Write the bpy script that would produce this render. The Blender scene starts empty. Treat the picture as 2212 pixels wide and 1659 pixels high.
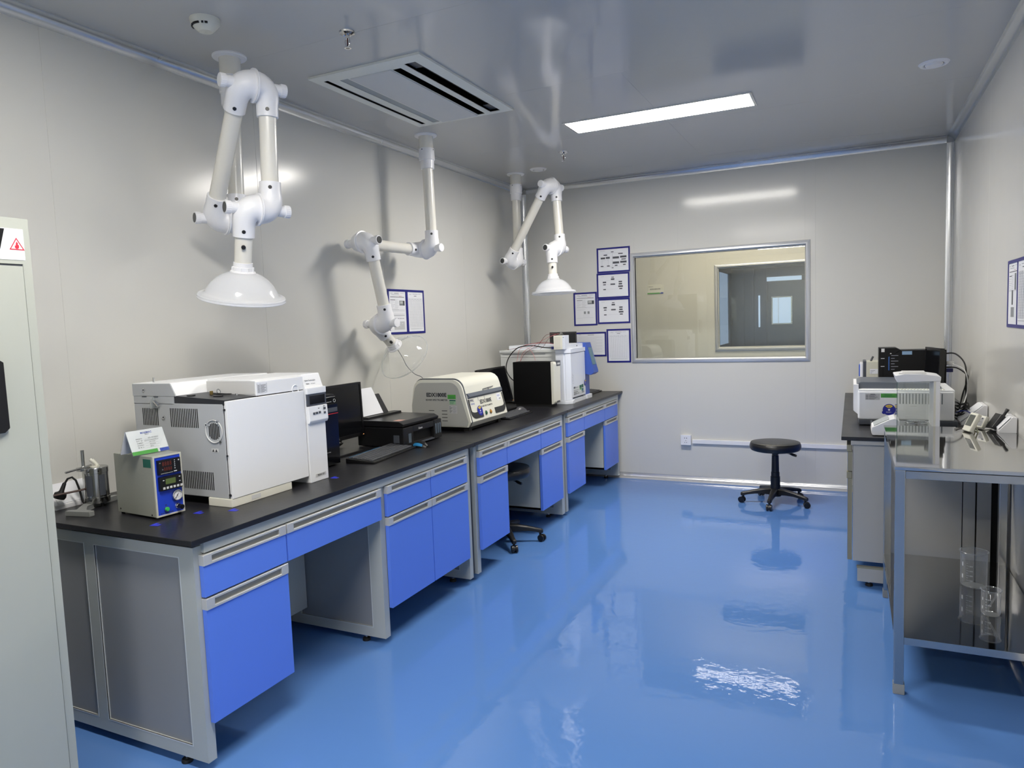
import bpy, bmesh, math, random
from mathutils import Vector, Matrix
random.seed(7)
S = bpy.context.scene
COL = S.collection
R = math.radians
# ------------------------------------------------------------------ camera, world, exposure
cam_d = bpy.data.cameras.new('camera')
cam = bpy.data.objects.new('camera', cam_d)
COL.objects.link(cam)
S.camera = cam
YAW, PITCH, ROLL, FPX = -0.44833, -0.08499, -0.03715, 1534.61
_f = Vector((math.sin(YAW)*math.cos(PITCH), math.cos(YAW)*math.cos(PITCH), math.sin(PITCH)))
_r = Vector((math.cos(YAW), -math.sin(YAW), 0)); _u = _r.cross(_f)
_c, _s = math.cos(ROLL), math.sin(ROLL)
_r2 = _r*_c + _u*_s; _u2 = _u*_c - _r*_s
CAMLOC = Vector((3.02609, -0.27122, 1.54544))
mw = Matrix.Identity(4)
for i in range(3):
    mw[i][0], mw[i][1], mw[i][2], mw[i][3] = _r2[i], _u2[i], -_f[i], CAMLOC[i]
cam.matrix_world = mw
cam_d.sensor_fit = 'HORIZONTAL'; cam_d.sensor_width = 36.0
cam_d.lens = 36.0*FPX/2212.0
cam_d.clip_start = 0.02
w = bpy.data.worlds.new('world'); S.world = w; w.use_nodes = True
w.node_tree.nodes['Background'].inputs[0].default_value = (0.75, 0.85, 1, 1)
w.node_tree.nodes['Background'].inputs[1].default_value = 0.3
S.view_settings.view_transform = 'Standard'; S.view_settings.look = 'None'
S.view_settings.exposure = 1.35; S.view_settings.gamma = 1.0
S.view_settings.use_curve_mapping = False
S.cycles.max_bounces = 10; S.cycles.diffuse_bounces = 5; S.cycles.glossy_bounces = 5
S.cycles.transparent_max_bounces = 12; S.cycles.sample_clamp_indirect = 6.0
S.cycles.caustics_reflective = False; S.cycles.caustics_refractive = False
LED = 27.0            # emission strength of the ceiling panels
LED_HALL = 7.0       # corridor panel
H, XR, YB, YF = 2.885, 3.742, 6.404, -3.6
# ------------------------------------------------------------------ materials
def lin(c):
    return tuple((v/255/12.92 if v/255 <= .04045 else ((v/255+.055)/1.055)**2.4) for v in c) + (1.0,)
MATS = {}
def M(name, rgb, rough=.5, metal=0., spec=.5, bump=0., bscale=40., emit=0., coat=0., var=0.03, aniso=0., stretch=None):
    if name in MATS: return MATS[name]
    m = bpy.data.materials.new(name); m.use_nodes = True
    nt = m.node_tree; b = nt.nodes['Principled BSDF']
    b.inputs['Base Color'].default_value = lin(rgb)
    b.inputs['Roughness'].default_value = rough
    b.inputs['Metallic'].default_value = metal
    b.inputs['Specular IOR Level'].default_value = spec
    b.inputs['Coat Weight'].default_value = coat
    tc = nt.nodes.new('ShaderNodeTexCoord'); mp = nt.nodes.new('ShaderNodeMapping')
    nt.links.new(tc.outputs['Object'], mp.inputs[0])
    if stretch: mp.inputs['Scale'].default_value = stretch
    if var:
        n = nt.nodes.new('ShaderNodeTexNoise'); n.inputs['Scale'].default_value = 6
        nt.links.new(mp.outputs[0], n.inputs[0])
        mr = nt.nodes.new('ShaderNodeMapRange')
        mr.inputs[3].default_value = max(0, rough*(1-var*4)); mr.inputs[4].default_value = min(1, rough*(1+var*4))
        nt.links.new(n.outputs[0], mr.inputs[0]); nt.links.new(mr.outputs[0], b.inputs['Roughness'])
    if bump:
        n2 = nt.nodes.new('ShaderNodeTexNoise'); n2.inputs['Scale'].default_value = bscale; n2.inputs['Detail'].default_value = 2
        nt.links.new(mp.outputs[0], n2.inputs[0])
        bp = nt.nodes.new('ShaderNodeBump'); bp.inputs['Strength'].default_value = bump; bp.inputs['Distance'].default_value = .02
        nt.links.new(n2.outputs[0], bp.inputs['Height']); nt.links.new(bp.outputs[0], b.inputs['Normal'])
    if emit:
        b.inputs['Emission Color'].default_value = lin(rgb); b.inputs['Emission Strength'].default_value = emit
    MATS[name] = m
    return m
def G(name, tint, milk=0.0, rough=.02, milkcol=(235, 238, 240), edge=.04):
    """thin clear or milky sheet: mostly see-through, Fresnel reflection, a share of white body"""
    m = bpy.data.materials.new(name); m.use_nodes = True; nt = m.node_tree
    nt.nodes.remove(nt.nodes['Principled BSDF']); out = nt.nodes['Material Output']
    tr = nt.nodes.new('ShaderNodeBsdfTransparent'); tr.inputs[0].default_value = lin(tint)
    gl = nt.nodes.new('ShaderNodeBsdfGlossy'); gl.inputs['Roughness'].default_value = rough; gl.inputs[0].default_value = (1, 1, 1, 1)
    df = nt.nodes.new('ShaderNodeBsdfTranslucent'); df2 = nt.nodes.new('ShaderNodeBsdfDiffuse')
    df.inputs[0].default_value = lin(milkcol); df2.inputs[0].default_value = lin(milkcol)
    dm = nt.nodes.new('ShaderNodeMixShader'); dm.inputs[0].default_value = .55
    nt.links.new(df.outputs[0], dm.inputs[1]); nt.links.new(df2.outputs[0], dm.inputs[2])
    mx = nt.nodes.new('ShaderNodeMixShader')
    lw = nt.nodes.new('ShaderNodeLayerWeight'); lw.inputs[0].default_value = .35
    mm = nt.nodes.new('ShaderNodeMapRange'); mm.inputs[3].default_value = milk; mm.inputs[4].default_value = min(1, milk+edge*5)
    nt.links.new(lw.outputs['Facing'], mm.inputs[0]); nt.links.new(mm.outputs[0], mx.inputs[0])
    nt.links.new(tr.outputs[0], mx.inputs[1]); nt.links.new(dm.outputs[0], mx.inputs[2])
    pw = nt.nodes.new('ShaderNodeMath'); pw.operation = 'POWER'; pw.inputs[1].default_value = 4.0
    lf = nt.nodes.new('ShaderNodeLayerWeight'); lf.inputs[0].default_value = .5
    nt.links.new(lf.outputs['Facing'], pw.inputs[0])
    fr = nt.nodes.new('ShaderNodeMapRange'); fr.inputs[3].default_value = .05; fr.inputs[4].default_value = .75
    nt.links.new(pw.outputs[0], fr.inputs[0])
    m2 = nt.nodes.new('ShaderNodeMixShader')
    nt.links.new(fr.outputs[0], m2.inputs[0]); nt.links.new(mx.outputs[0], m2.inputs[1]); nt.links.new(gl.outputs[0], m2.inputs[2])
    nt.links.new(m2.outputs[0], out.inputs[0])
    MATS[name] = m
    return m
wallm = M('coated_wall_panel', (210, 209, 203), .17, spec=.4, bump=.02, bscale=1.1, var=.03)
ceilm = M('coated_ceiling_panel', (192, 191, 187), .10, spec=.45, bump=.02, bscale=1.0, var=.03)
floorm = M('blue_epoxy', (90, 132, 194), .022, spec=.6, bump=.035, bscale=20., var=.05)
alu = M('satin_aluminium', (212, 214, 216), .26, metal=.75, bump=.004, bscale=8)
alu2 = M('bright_aluminium', (222, 223, 224), .22, metal=.6)
steel = M('polished_steel', (196, 196, 196), .045, metal=1., bump=.03, bscale=3.0, var=.05)
steelsat = M('satin_steel', (180, 180, 178), .16, metal=1., bump=.02, bscale=8)
chrome = M('chrome', (220, 220, 220), .08, metal=1.)
grey = M('bench_grey_paint', (176, 180, 176), .38, spec=.4)
greyin = M('bench_grey_inset', (140, 142, 144), .42, spec=.4)
bead = M('light_grey_bead', (196, 200, 200), .35)
blue = M('blue_laminate', (92, 130, 228), .34, spec=.4)
blackw = M('black_worktop', (30, 30, 34), .34, spec=.45, bump=.02, bscale=60)
alup = M('handle_aluminium', (196, 196, 194), .35, metal=.25)
recess = M('handle_recess', (150, 148, 140), .5)
white = M('white_enamel', (234, 235, 236), .35)
cream = M('ivory_pipe', (228, 225, 215), .22, spec=.5)
pwhite = M('white_plastic', (236, 236, 238), .3)
offw = M('warm_white_plastic', (224, 222, 208), .36)
sgrey = M('silver_grey_enamel', (176, 179, 182), .38)
lgrey = M('light_grey_plastic', (205, 205, 204), .4)
dgrey = M('dark_grey_plastic', (72, 76, 84), .4)
black = M('black_plastic', (16, 16, 18), .35)
blackm = M('matt_black_steel', (9, 9, 10), .5, spec=.3)
blackg = M('gloss_black', (8, 9, 14), .12)
rubber = M('black_rubber', (12, 12, 12), .6)
leather = M('black_leatherette', (22, 22, 23), .33, bump=.05, bscale=90)
navy = M('navy_frame', (22, 24, 118), .4)
paper = M('paper', (228, 229, 232), .6)
ink = M('printed_ink', (52, 54, 60), .7)
inkl = M('faint_ink', (150, 152, 160), .7)
inkb = M('blue_ink', (40, 70, 170), .6)
red = M('red_trim', (190, 30, 34), .4)
green = M('green_sticker', (74, 160, 60), .5)
greend = M('dark_green_sticker', (22, 92, 78), .5)
yellow = M('yellow_print', (228, 200, 50), .5)
bluest = M('blue_sticker', (24, 34, 150), .4)
cabm = M('pale_green_grey_enamel', (174, 177, 167), .38)
led = M('lit_diffuser', (255, 250, 242), .5, emit=LED, var=0)
ledh = M('corridor_lit_diffuser', (255, 242, 218), .5, emit=LED_HALL, var=0)
wallb = M('coated_wall_panel_back', (210, 209, 203), .12, spec=.26, bump=.012, bscale=1.1, var=.03)
framem = M('window_frame_aluminium', (206, 208, 212), .3, metal=.35)
glassw = G('window_glass', (251, 253, 252), 0.0, .01, edge=.0)
clearp = G('clear_plastic_hood', (254, 255, 254), 0.05, .03, edge=.07)
rimc = G('clear_hood_rim', (252, 253, 252), 0.30, .05, edge=.02)
milky = G('milky_plastic_hood', (253, 254, 255), 0.78, .08, (252, 253, 255), edge=.04)
lab = G('laboratory_glass', (252, 253, 253), 0.05, .01, edge=.12)
shieldg = G('balance_shield_glass', (254, 255, 254), 0.0, .01, edge=.0)
# ------------------------------------------------------------------ mesh helper
WM = {}
def frame_from(d, up=None):
    d = Vector(d).normalized()
    up = Vector(up) if up else (Vector((0, 0, 1)) if abs(d.z) < .95 else Vector((1, 0, 0)))
    x = up.cross(d)
    if x.length < 1e-6: x = Vector((1, 0, 0)).cross(d)
    x.normalize(); y = d.cross(x)
    return x, y, d
class MB:
    def __init__(s, mat=None):
        s.bm = bmesh.new(); s.mats = []; s.cur = mat
    def mi(s, m):
        m = m or s.cur
        if m not in s.mats: s.mats.append(m)
        return s.mats.index(m)
    def _fin(s, vs, fs, m, bev=0, seg=2):
        k = s.mi(m)
        for f in fs: f.material_index = k
        if bev:
            s.bev = True
            es = list({e for f in fs for e in f.edges})
            r = bmesh.ops.bevel(s.bm, geom=es, offset=bev, segments=seg, profile=.5, affect='EDGES', clamp_overlap=True)
            for f in r['faces']: f.material_index = k
        return s
    def poly(s, rings, m=None, bev=0, cap=True, closed=True, seg=2):
        """loft a list of rings (lists of points)"""
        vv = [[s.bm.verts.new(p) for p in r] for r in rings]
        fs = []
        n = len(rings[0])
        for a, b in zip(vv, vv[1:]):
            for i in range(n if closed else n-1):
                j = (i+1) % n
                fs.append(s.bm.faces.new((a[i], a[j], b[j], b[i])))
        if cap and closed:
            fs.append(s.bm.faces.new(list(reversed(vv[0])))); fs.append(s.bm.faces.new(vv[-1]))
        return s._fin(vv, fs, m, bev, seg)
    def box(s, a, b, m=None, bev=0, T=None, seg=2):
        x0, y0, z0 = (min(p, q) for p, q in zip(a, b)); x1, y1, z1 = (max(p, q) for p, q in zip(a, b))
        r0 = [Vector(p) for p in ((x0, y0, z0), (x1, y0, z0), (x1, y1, z0), (x0, y1, z0))]
        r1 = [Vector(p) for p in ((x0, y0, z1), (x1, y0, z1), (x1, y1, z1), (x0, y1, z1))]
        if T: r0 = [T @ p for p in r0]; r1 = [T @ p for p in r1]
        return s.poly([r0, r1], m, bev, seg=seg)
    def prism(s, pts, ax, lo, hi, m=None, bev=0, T=None, seg=2):
        def mk(v):
            o = []
            for p in pts:
                q = {'x': (v, p[0], p[1]), 'y': (p[0], v, p[1]), 'z': (p[0], p[1], v)}[ax]
                o.append(T @ Vector(q) if T else Vector(q))
            return o
        return s.poly([mk(lo), mk(hi)], m, bev, seg=seg)
    def cyl(s, p0, p1, r0, r1=None, m=None, n=24, bev=0):
        p0, p1 = Vector(p0), Vector(p1); r1 = r0 if r1 is None else r1
        x, y, _ = frame_from(p1-p0)
        ring = lambda c, r: [c + x*math.cos(2*math.pi*i/n)*r + y*math.sin(2*math.pi*i/n)*r for i in range(n)]
        return s.poly([ring(p0, r0), ring(p1, r1)], m, bev)
    def rings(s, cs, m=None, n=24, cap=True):
        """cs: list of (centre, direction, radius)"""
        out = []; x = None
        for c, d, r in cs:
            d = Vector(d).normalized()
            if x is None: x, y, _ = frame_from(d)
            else:
                x = (x - d*x.dot(d)); x.normalize(); y = d.cross(x)
            out.append([Vector(c) + x*math.cos(2*math.pi*i/n)*r + y*math.sin(2*math.pi*i/n)*r for i in range(n)])
        return s.poly(out, m, cap=cap)
    def tube(s, pts, r, m=None, n=8, rr=None):
        pts = [Vector(p) for p in pts]; cs = []
        for i, p in enumerate(pts):
            d = (pts[min(i+1, len(pts)-1)] - pts[max(i-1, 0)])
            cs.append((p, d, rr[i] if rr else r))
        return s.rings(cs, m, n)
    def lathe(s, prof, o, d=(0, 0, 1), m=None, n=32, cap=False):
        o, d = Vector(o), Vector(d).normalized(); x, y, _ = frame_from(d)
        rs = [[o + d*h + x*math.cos(2*math.pi*i/n)*max(r, 1e-5) + y*math.sin(2*math.pi*i/n)*max(r, 1e-5) for i in range(n)] for r, h in prof]
        return s.poly(rs, m, cap=cap)
    def torus(s, c, d, R0, r, m=None, n=32, k=8):
        c = Vector(c); x, y, dd = frame_from(d)
        rs = []
        for i in range(n):
            a = 2*math.pi*i/n; e = x*math.cos(a)+y*math.sin(a)
            rs.append([c + e*(R0 + r*math.cos(2*math.pi*j/k)) + dd*(r*math.sin(2*math.pi*j/k)) for j in range(k)])
        vv = [[s.bm.verts.new(p) for p in r] for r in rs]; fs = []
        for i in range(n):
            for j in range(k):
                fs.append(s.bm.faces.new((vv[i][j], vv[(i+1) % n][j], vv[(i+1) % n][(j+1) % k], vv[i][(j+1) % k])))
        return s._fin(vv, fs, m)
    def quad(s, o, u, v, m=None, t=.0006):
        """thin slab from corner o, edges u and v, thickness t along u x v"""
        o, u, v = Vector(o), Vector(u), Vector(v); n = u.cross(v).normalized()*t
        return s.poly([[o, o+u, o+u+v, o+v], [o+n, o+u+n, o+u+v+n, o+v+n]], m)
    def text(s, body, o, right, up, width=None, height=None, m=None, t=.0004, bold=0.0):
        """lettering whose bottom-left corner is o"""
        vs, fs = glyphs(body, bold)
        if not vs: return s
        xs = [p[0] for p in vs]; ys = [p[1] for p in vs]; x0, y0 = min(xs), min(ys); W, Hh = max(xs)-x0, max(ys)-y0
        sx = (width/W) if width else height/Hh; sy = (height/Hh) if height else sx
        r, u = Vector(right).normalized(), Vector(up).normalized(); n = r.cross(u)
        k = s.mi(m)
        bv = [s.bm.verts.new(Vector(o) + r*((p[0]-x0)*sx) + u*((p[1]-y0)*sy) + n*t) for p in vs]
        for f in fs:
            try: s.bm.faces.new([bv[i] for i in f]).material_index = k
            except ValueError: pass
        return s
    def build(s, name, parent=None, loc=None, rz=0, local=False, smooth=True, **props):
        me = bpy.data.meshes.new(name)
        bmesh.ops.recalc_face_normals(s.bm, faces=[f for f in s.bm.faces if len(f.verts) > 2 and f.is_valid]) if not getattr(s, 'flat', 0) else None
        o = bpy.data.objects.new(name, me)
        if parent is None:
            if loc is None:
                cs = [v.co for v in s.bm.verts]
                lo = [min(c[i] for c in cs) for i in range(3)]; hi = [max(c[i] for c in cs) for i in range(3)]
                loc = Vector(((lo[0]+hi[0])/2, (lo[1]+hi[1])/2, lo[2]))
            W = Matrix.Translation(Vector(loc)) @ Matrix.Rotation(rz, 4, 'Z')
            o.location = loc; o.rotation_euler = (0, 0, rz)
        else: W = WM[parent.name]
        WM[o.name] = W
        if not local: s.bm.transform(W.inverted())
        s.bm.to_mesh(me); s.bm.free()
        for m in (s.mats or [s.cur]): me.materials.append(m)
        if smooth:
            for p in me.polygons: p.use_smooth = True
            me.set_sharp_from_angle(angle=R(32))
            if getattr(s, 'bev', 0):
                w_ = o.modifiers.new('weighted_normals', 'WEIGHTED_NORMAL'); w_.keep_sharp = True; w_.weight = 90
        COL.objects.link(o)
        if parent is not None: o.parent = parent
        WM[o.name] = W
        for k, v in props.items(): o[k] = v
        return o
_GC = {}
def glyphs(body, bold):
    key = (body, bold)
    if key not in _GC:
        c = bpy.data.curves.new('lettering_source', 'FONT'); c.body = body; c.resolution_u = 2; c.offset = bold
        o = bpy.data.objects.new('lettering_source', c); COL.objects.link(o)
        me = bpy.data.meshes.new_from_object(o.evaluated_get(bpy.context.evaluated_depsgraph_get()))
        _GC[key] = ([tuple(v.co[:2]) for v in me.vertices], [tuple(p.vertices) for p in me.polygons])
        bpy.data.objects.remove(o); bpy.data.curves.remove(c); bpy.data.meshes.remove(me)
    return _GC[key]
def thing(name, label, cat, loc, rz=0, group=None):
    o = bpy.data.objects.new(name, None); COL.objects.link(o)
    o.empty_display_size = .05; o.location = loc; o.rotation_euler = (0, 0, rz)
    WM[o.name] = Matrix.Translation(Vector(loc)) @ Matrix.Rotation(rz, 4, 'Z')
    o['label'] = label; o['category'] = cat
    if group: o['group'] = group
    return o
def tag(o, label, cat, group=None):
    o['label'] = label; o['category'] = cat
    if group: o['group'] = group
    return o
def copy_tree(o, parent=None):
    c = o.copy(); COL.objects.link(c); WM[c.name] = WM[o.name]
    if parent is not None: c.parent = parent
    for ch in list(o.children): copy_tree(ch, c)
    return c
def kind(o, k='structure'): o['kind'] = k; return o
V = Vector
X, Y, Z = V((1, 0, 0)), V((0, 1, 0)), V((0, 0, 1))
# ------------------------------------------------------------------ room shell
kind(MB(floorm).box((-.06, YF-.1, -.06), (XR+.06, YB+.05, 0)).build('floor'))
def span(a, b, seams):
    e = [a] + [q for q in seams if a < q < b] + [b]
    return list(zip(e, e[1:]))
GAP = .0005
def rects(u0, u1, v0, v1, holes):
    out = [(u0, u1, v0, v1)]
    for h in holes:
        nx = []
        for a, b, c, d in out:
            if h[0] >= b or h[1] <= a or h[2] >= d or h[3] <= c: nx.append((a, b, c, d)); continue
            if a < h[0]: nx.append((a, h[0], c, d))
            if b > h[1]: nx.append((h[1], b, c, d))
            m0, m1 = max(a, h[0]), min(b, h[1])
            if c < h[2]: nx.append((m0, m1, c, h[2]))
            if d > h[3]: nx.append((m0, m1, h[3], d))
        out = nx
    return out
ySeams = [-3.02, -1.85, -.68, .485, 1.65, 2.812, 3.982, 5.149]
# left wall: sandwich panels, fine chamfered joints, backing behind
m = MB(wallm)
for a, b in span(YF, YB, ySeams): m.box((-.04, a+GAP, 0), (0, b-GAP, H), bev=.0012)
m.box((-.06, YF, 0), (-.0012, YB, H))
kind(m.build('wall_left'))
m = MB(wallm)
for a, b in span(YF, YB, [-2.27, -1.1, .07, 1.24, 2.41, 3.575, 4.74, 5.905]): m.box((XR, a+GAP, 0), (XR+.04, b-GAP, H), bev=.0012)
m.box((XR+.0012, YF, 0), (XR+.06, YB, H))
kind(m.build('wall_right'))
WX0, WX1, WZ0, WZ1 = 1.155, 2.655, 1.168, 2.122
m = MB(wallb)
for a, b in span(0, XR, [.39, 1.567, 2.74]):
    for r in rects(a+GAP, b-GAP, 0, H, [(WX0, WX1, WZ0, WZ1)]):
        m.box((r[0], YB, r[2]), (r[1], YB+.04, r[3]), bev=.0012 if r[2] == 0 and r[3] == H else 0)
for r in rects(0, XR, 0, H, [(WX0, WX1, WZ0, WZ1)]): m.box((r[0], YB+.0012, r[2]), (r[1], YB+.05, r[3]))
kind(m.build('wall_back'))
kind(MB(wallm).box((-.06, YF-.05, 0), (XR+.06, YF, H)).build('wall_front'))
AC = (.425, 1.10, 2.81, 3.868)
m = MB(ceilm)
for a, b in span(YF, YB, [-3.39, -2.22, -1.05, .12, 1.29, 2.46, 3.62, 4.79, 5.96]):
    for c, d in ((0, 1.88), (1.88, XR)):
        for r in rects(0 if c == 0 else c, d, a+GAP, b-GAP, [AC]):
            m.box((r[0], r[2], H), (r[1], r[3], H+.04), bev=.0012 if (r[3]-r[2]) > 1.16 and r[0] > 1.5 else 0)
for r in rects(-.06, XR+.06, YF-.05, YB+.05, [AC]): m.box((r[0], r[2], H+.0012), (r[1], r[3], H+.06))
kind(m.build('ceiling'))
# coved aluminium trims
def cove(name, ax, fx, fy, sx, sy, lo, hi, r=.05, mat=alu):
    pts = [(0, 0), (r, 0)] + [(r - r*math.sin(t), r - r*math.cos(t)) for t in [math.pi/2*i/8 for i in range(1, 8)]] + [(0, r)]
    pts = [(fx + sx*p, fy + sy*q) for p, q in pts]
    e = .004
    m = MB(mat).prism(pts, ax, lo, hi)
    return kind(m.build(name))
cove('trim_1', 'y', 0, H, 1, -1, YF, YB)
cove('trim_2', 'y', XR, H, -1, -1, YF, YB)
cove('trim_3', 'x', YB, H, -1, -1, 0.05, XR-.05)
cove('trim_4', 'z', 0, YB, 1, -1, .05, H-.05)
cove('trim_5', 'z', XR, YB, -1, -1, .05, H-.05)
cove('trim_6', 'x', YF, H, 1, -1, 0.05, XR-.05)
cove('baseboard_back', 'x', YB, 0, -1, 1, 0.0, XR, mat=alu2)
cove('baseboard_left', 'y', 0, 0, 1, 1, YF, YB-.05, mat=alu2)
cove('baseboard_right', 'y', XR, 0, -1, 1, YF, YB-.05, mat=alu2)
# observation windows: mitred aluminium frame and pane
def window(name, x0, x1, z0, z1, y, fw=.047, depth=.02, face=-1, reveal=.045):
    m = MB(framem)
    o = [(x0, z0), (x1, z0), (x1, z1), (x0, z1)]
    def ring(i, yy): return [V((x0+i, yy, z0+i)), V((x1-i, yy, z0+i)), V((x1-i, yy, z1-i)), V((x0+i, yy, z1-i))]
    s = face
    rs = [ring(0, y), ring(.004, y+s*depth*.55), ring(fw*.4, y+s*depth), ring(fw*.7, y+s*depth), ring(fw-.004, y+s*.003), ring(fw, y-s*reveal)]
    m.poly(rs, cap=False)
    f = kind(m.build(name))
    MB(glassw).box((x0+fw-.002, y-s*.028, z0+fw-.002), (x1-fw+.002, y-s*.033, z1-fw+.002)).build('pane', f)
    return f
window('window_1', 1.109, 2.700, 1.122, 2.168, YB)
# corridor beyond the pane
YC = YB+1.8
hallw = M('corridor_cream_panel', (216, 214, 204), .3, spec=.45)
m = MB(hallw)
for r in rects(-.6, 5.2, 0, H, [(1.635, 3.05, 1.185, 2.085)]): m.box((r[0], YC, r[2]), (r[1], YC+.05, r[3]))
kind(m.build('wall_corridor'))
kind(MB(wallm).box((-.65, YB+.05, 0), (-.6, YC, H)).build('wall_corridor_left'))
kind(MB(wallm).box((5.2, YB+.05, 0), (5.25, YC, H)).build('wall_corridor_right'))
kind(MB(wallm).box((-.65, YB+.05, 0), (-.06, YB+.1, H)).build('trim_7'))
kind(MB(wallm).box((XR+.06, YB+.05, 0), (5.25, YB+.1, H)).build('trim_8'))
kind(MB(floorm).box((-.65, YB+.05, -.06), (5.25, 11.3, 0)).build('floor_corridor'))
kind(MB(ceilm).box((-.65, YB+.06, H), (5.25, YC+.05, H+.05)).build('ceiling_corridor'))
window('window_2', 1.587, 3.10, 1.132, 2.132, YC)
kind(MB(alu2).box((.42, YC-.03, 0), (.49, YC, 2.11)).build('trim_9'))
kind(MB(M('corridor_door_blue', (150, 165, 180), .4)).box((-.5, YC-.02, 0), (.42, YC-.005, 2.08)).build('door_1'))
pl = thing('door_plate', 'small cream name plate on the corridor wall seen through the window', 'sign', (.9, YC, 1.83))
MB(offw).box((.802, YC-.006, 1.832), (.996, YC, 1.944), bev=.003).build('plate', pl)
MB(green).box((.803, YC-.0068, 1.834), (.955, YC-.005, 1.848)).build('green_band', pl)
MB(inkb).prism([(.953, 1.834), (.995, 1.834), (.995, 1.849), (.966, 1.849)], 'y', YC-.0068, YC-.005).build('blue_band', pl)
MB().text('MAXMAC', (.818, YC-.0066, 1.916), X, Z, width=.055, m=ink).text('微观形貌检测室', (.835, YC-.0066, 1.882), X, Z, width=.125, m=ink).build('lettering', pl)
# the blue-grey room behind the corridor
dk = M('dim_blue_partition', (128, 140, 158), .4)
kind(MB(dk).box((-.65, 11.2, 0), (5.25, 11.25, H)).build('wall_far'))
kind(MB(dk).box((-.6, YC+.05, H), (5.25, 11.25, H+.05)).build('ceiling_far'))
kind(MB(dk).box((5.2, YC+.05, 0), (5.25, 11.25, H)).build('wall_far_right'))
sk = M('daylit_glass', (160, 180, 208), .3, emit=.24, var=0)
sk2 = M('daylit_pane', (186, 206, 230), .3, emit=.36, var=0)
m = MB(dk)
for r in rects(YC+.05, 11.2, 0, H, [(8.32, 9.75, 1.17, 2.10)]): m.box((1.46, r[0], r[2]), (1.51, r[1], r[3]))
kind(m.build('wall_far_left'))
kind(MB(sk).box((1.49, 8.32, 1.17), (1.50, 9.75, 2.10)).build('window_3'))
# partition with a glazed door
YD = 10.0
m = MB(dk)
for r in rects(1.51, 4.4, 0, H, [(1.99, 2.50, 0, 2.05)]): m.box((r[0], YD, r[2]), (r[1], YD+.05, r[3]))
for x in (1.66, 1.79, 1.955): m.box((x, YD-.02, 0), (x+.02, YD, 2.2), bev=.002)
m.box((1.51, YD-.03, 2.16), (4.4, YD, 2.2), m=alu, bev=.003)
kind(m.build('wall_partition'))
d = kind(MB(M('grey_blue_door', (128, 142, 160), .35)).box((1.99, YD, 0), (2.50, YD+.04, 1.975), bev=.004).build('door_2'))
MB(sk2).box((2.05, YD-.006, 1.415), (2.283, YD-.001, 1.76)).build('pane', d)
m = MB(alu)
for a, b in (((2.035, 1.40), (2.05, 1.775)), ((2.283, 1.40), (2.298, 1.775)), ((2.05, 1.40), (2.283, 1.415)), ((2.05, 1.76), (2.283, 1.775)), ((2.12, 1.415), (2.124, 1.76))):
    m.box((a[0], YD-.012, a[1]), (b[0], YD, b[1]))
m.build('pane_frame', d)
kind(MB(sk2).box((1.976, YD-.004, 1.985), (2.416, YD-.001, 2.04)).build('window_4'))
kind(MB(sk2).box((1.867, YD-.012, 1.37), (1.889, YD-.003, 1.80)).build('window_5'))
# ------------------------------------------------------------------ lamps
def panel(x0, x1, y0, y1, label, mat=led, z=H):
    t = thing('led_panel_light', label, 'ceiling light', ((x0+x1)/2, (y0+y1)/2, z))
    m = MB(alu2)
    for r in rects(x0-.015, x1+.015, y0-.015, y1+.015, [(x0, x1, y0, y1)]): m.box((r[0], r[2], z-.007), (r[1], r[3], z-.0005))
    m.build('frame', t)
    MB(mat).box((x0, y0, z-.005), (x1, y1, z-.002)).build('diffuser', t)
    return t
panel(1.262, 2.455, 4.375, 4.645, 'long lit white LED panel set in the ceiling of the room')
panel(1.262, 2.455, .75, 1.02, 'lit LED panel in the ceiling above and before the viewpoint, out of the picture')
panel(1.262, 2.455, -2.55, -2.28, 'added unseen LED fill panel in the ceiling well behind the viewpoint')  # extra fill light, added out of view to brighten the room
panel(1.1, 3.0, YB+.75, YB+1.05, 'lit warm panel light over the corridor beyond the window', ledh)
# ------------------------------------------------------------------ ceiling fittings
t = thing('air_conditioner_cassette', 'white two-way air conditioner grille recessed in the ceiling', 'air conditioner', ((AC[0]+AC[1])/2, (AC[2]+AC[3])/2, H))
x0, x1, y0, y1 = AC
slots = [(.462, .492, y0+.055, y1-.03), (.548, .60, y0+.085, y1-.03), (.876, .928, y0+.10, y1-.02), (.970, 1.040, y0+.065, y1-.03)]
m = MB(M('cassette_white', (232, 232, 222), .45))
for r in rects(x0-.012, x1+.012, y0-.012, y1+.012, slots): m.box((r[0], r[2], H-.012), (r[1], r[3], H-.009))
for r in rects(x0-.012, x1+.012, y0-.012, y1+.012, [(x0+.002, x1-.002, y0+.002, y1-.002)]): m.box((r[0], r[2], H-.009), (r[1], r[3], H-.0005))
m.build('face_panel', t)
m = MB(M('cassette_centre', (206, 207, 206), .4)); m.box((.612, y0+.09, H-.017), (.872, y1-.015, H-.010), bev=.003); m.build('centre_panel', t)
m = MB(blackm)
m.box((x0+.002, y0+.002, H+.13), (x1-.002, y1-.002, H+.135))
for a, b in (((x0, y0), (x0+.004, y1)), ((x1-.004, y0), (x1, y1)), ((x0, y0), (x1, y0+.004)), ((x0, y1-.004), (x1, y1))): m.box((a[0]+.003 if a[0] == x0 else a[0]-.003, a[1]+.003 if a[1] == y0 else a[1]-.003, H-.008), (b[0]+.0025 if b[0] < x1 else b[0]-.0025, b[1]+.0025 if b[1] < y1 else b[1]-.0025, H+.135))
m.build('recess_box', t)
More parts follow.
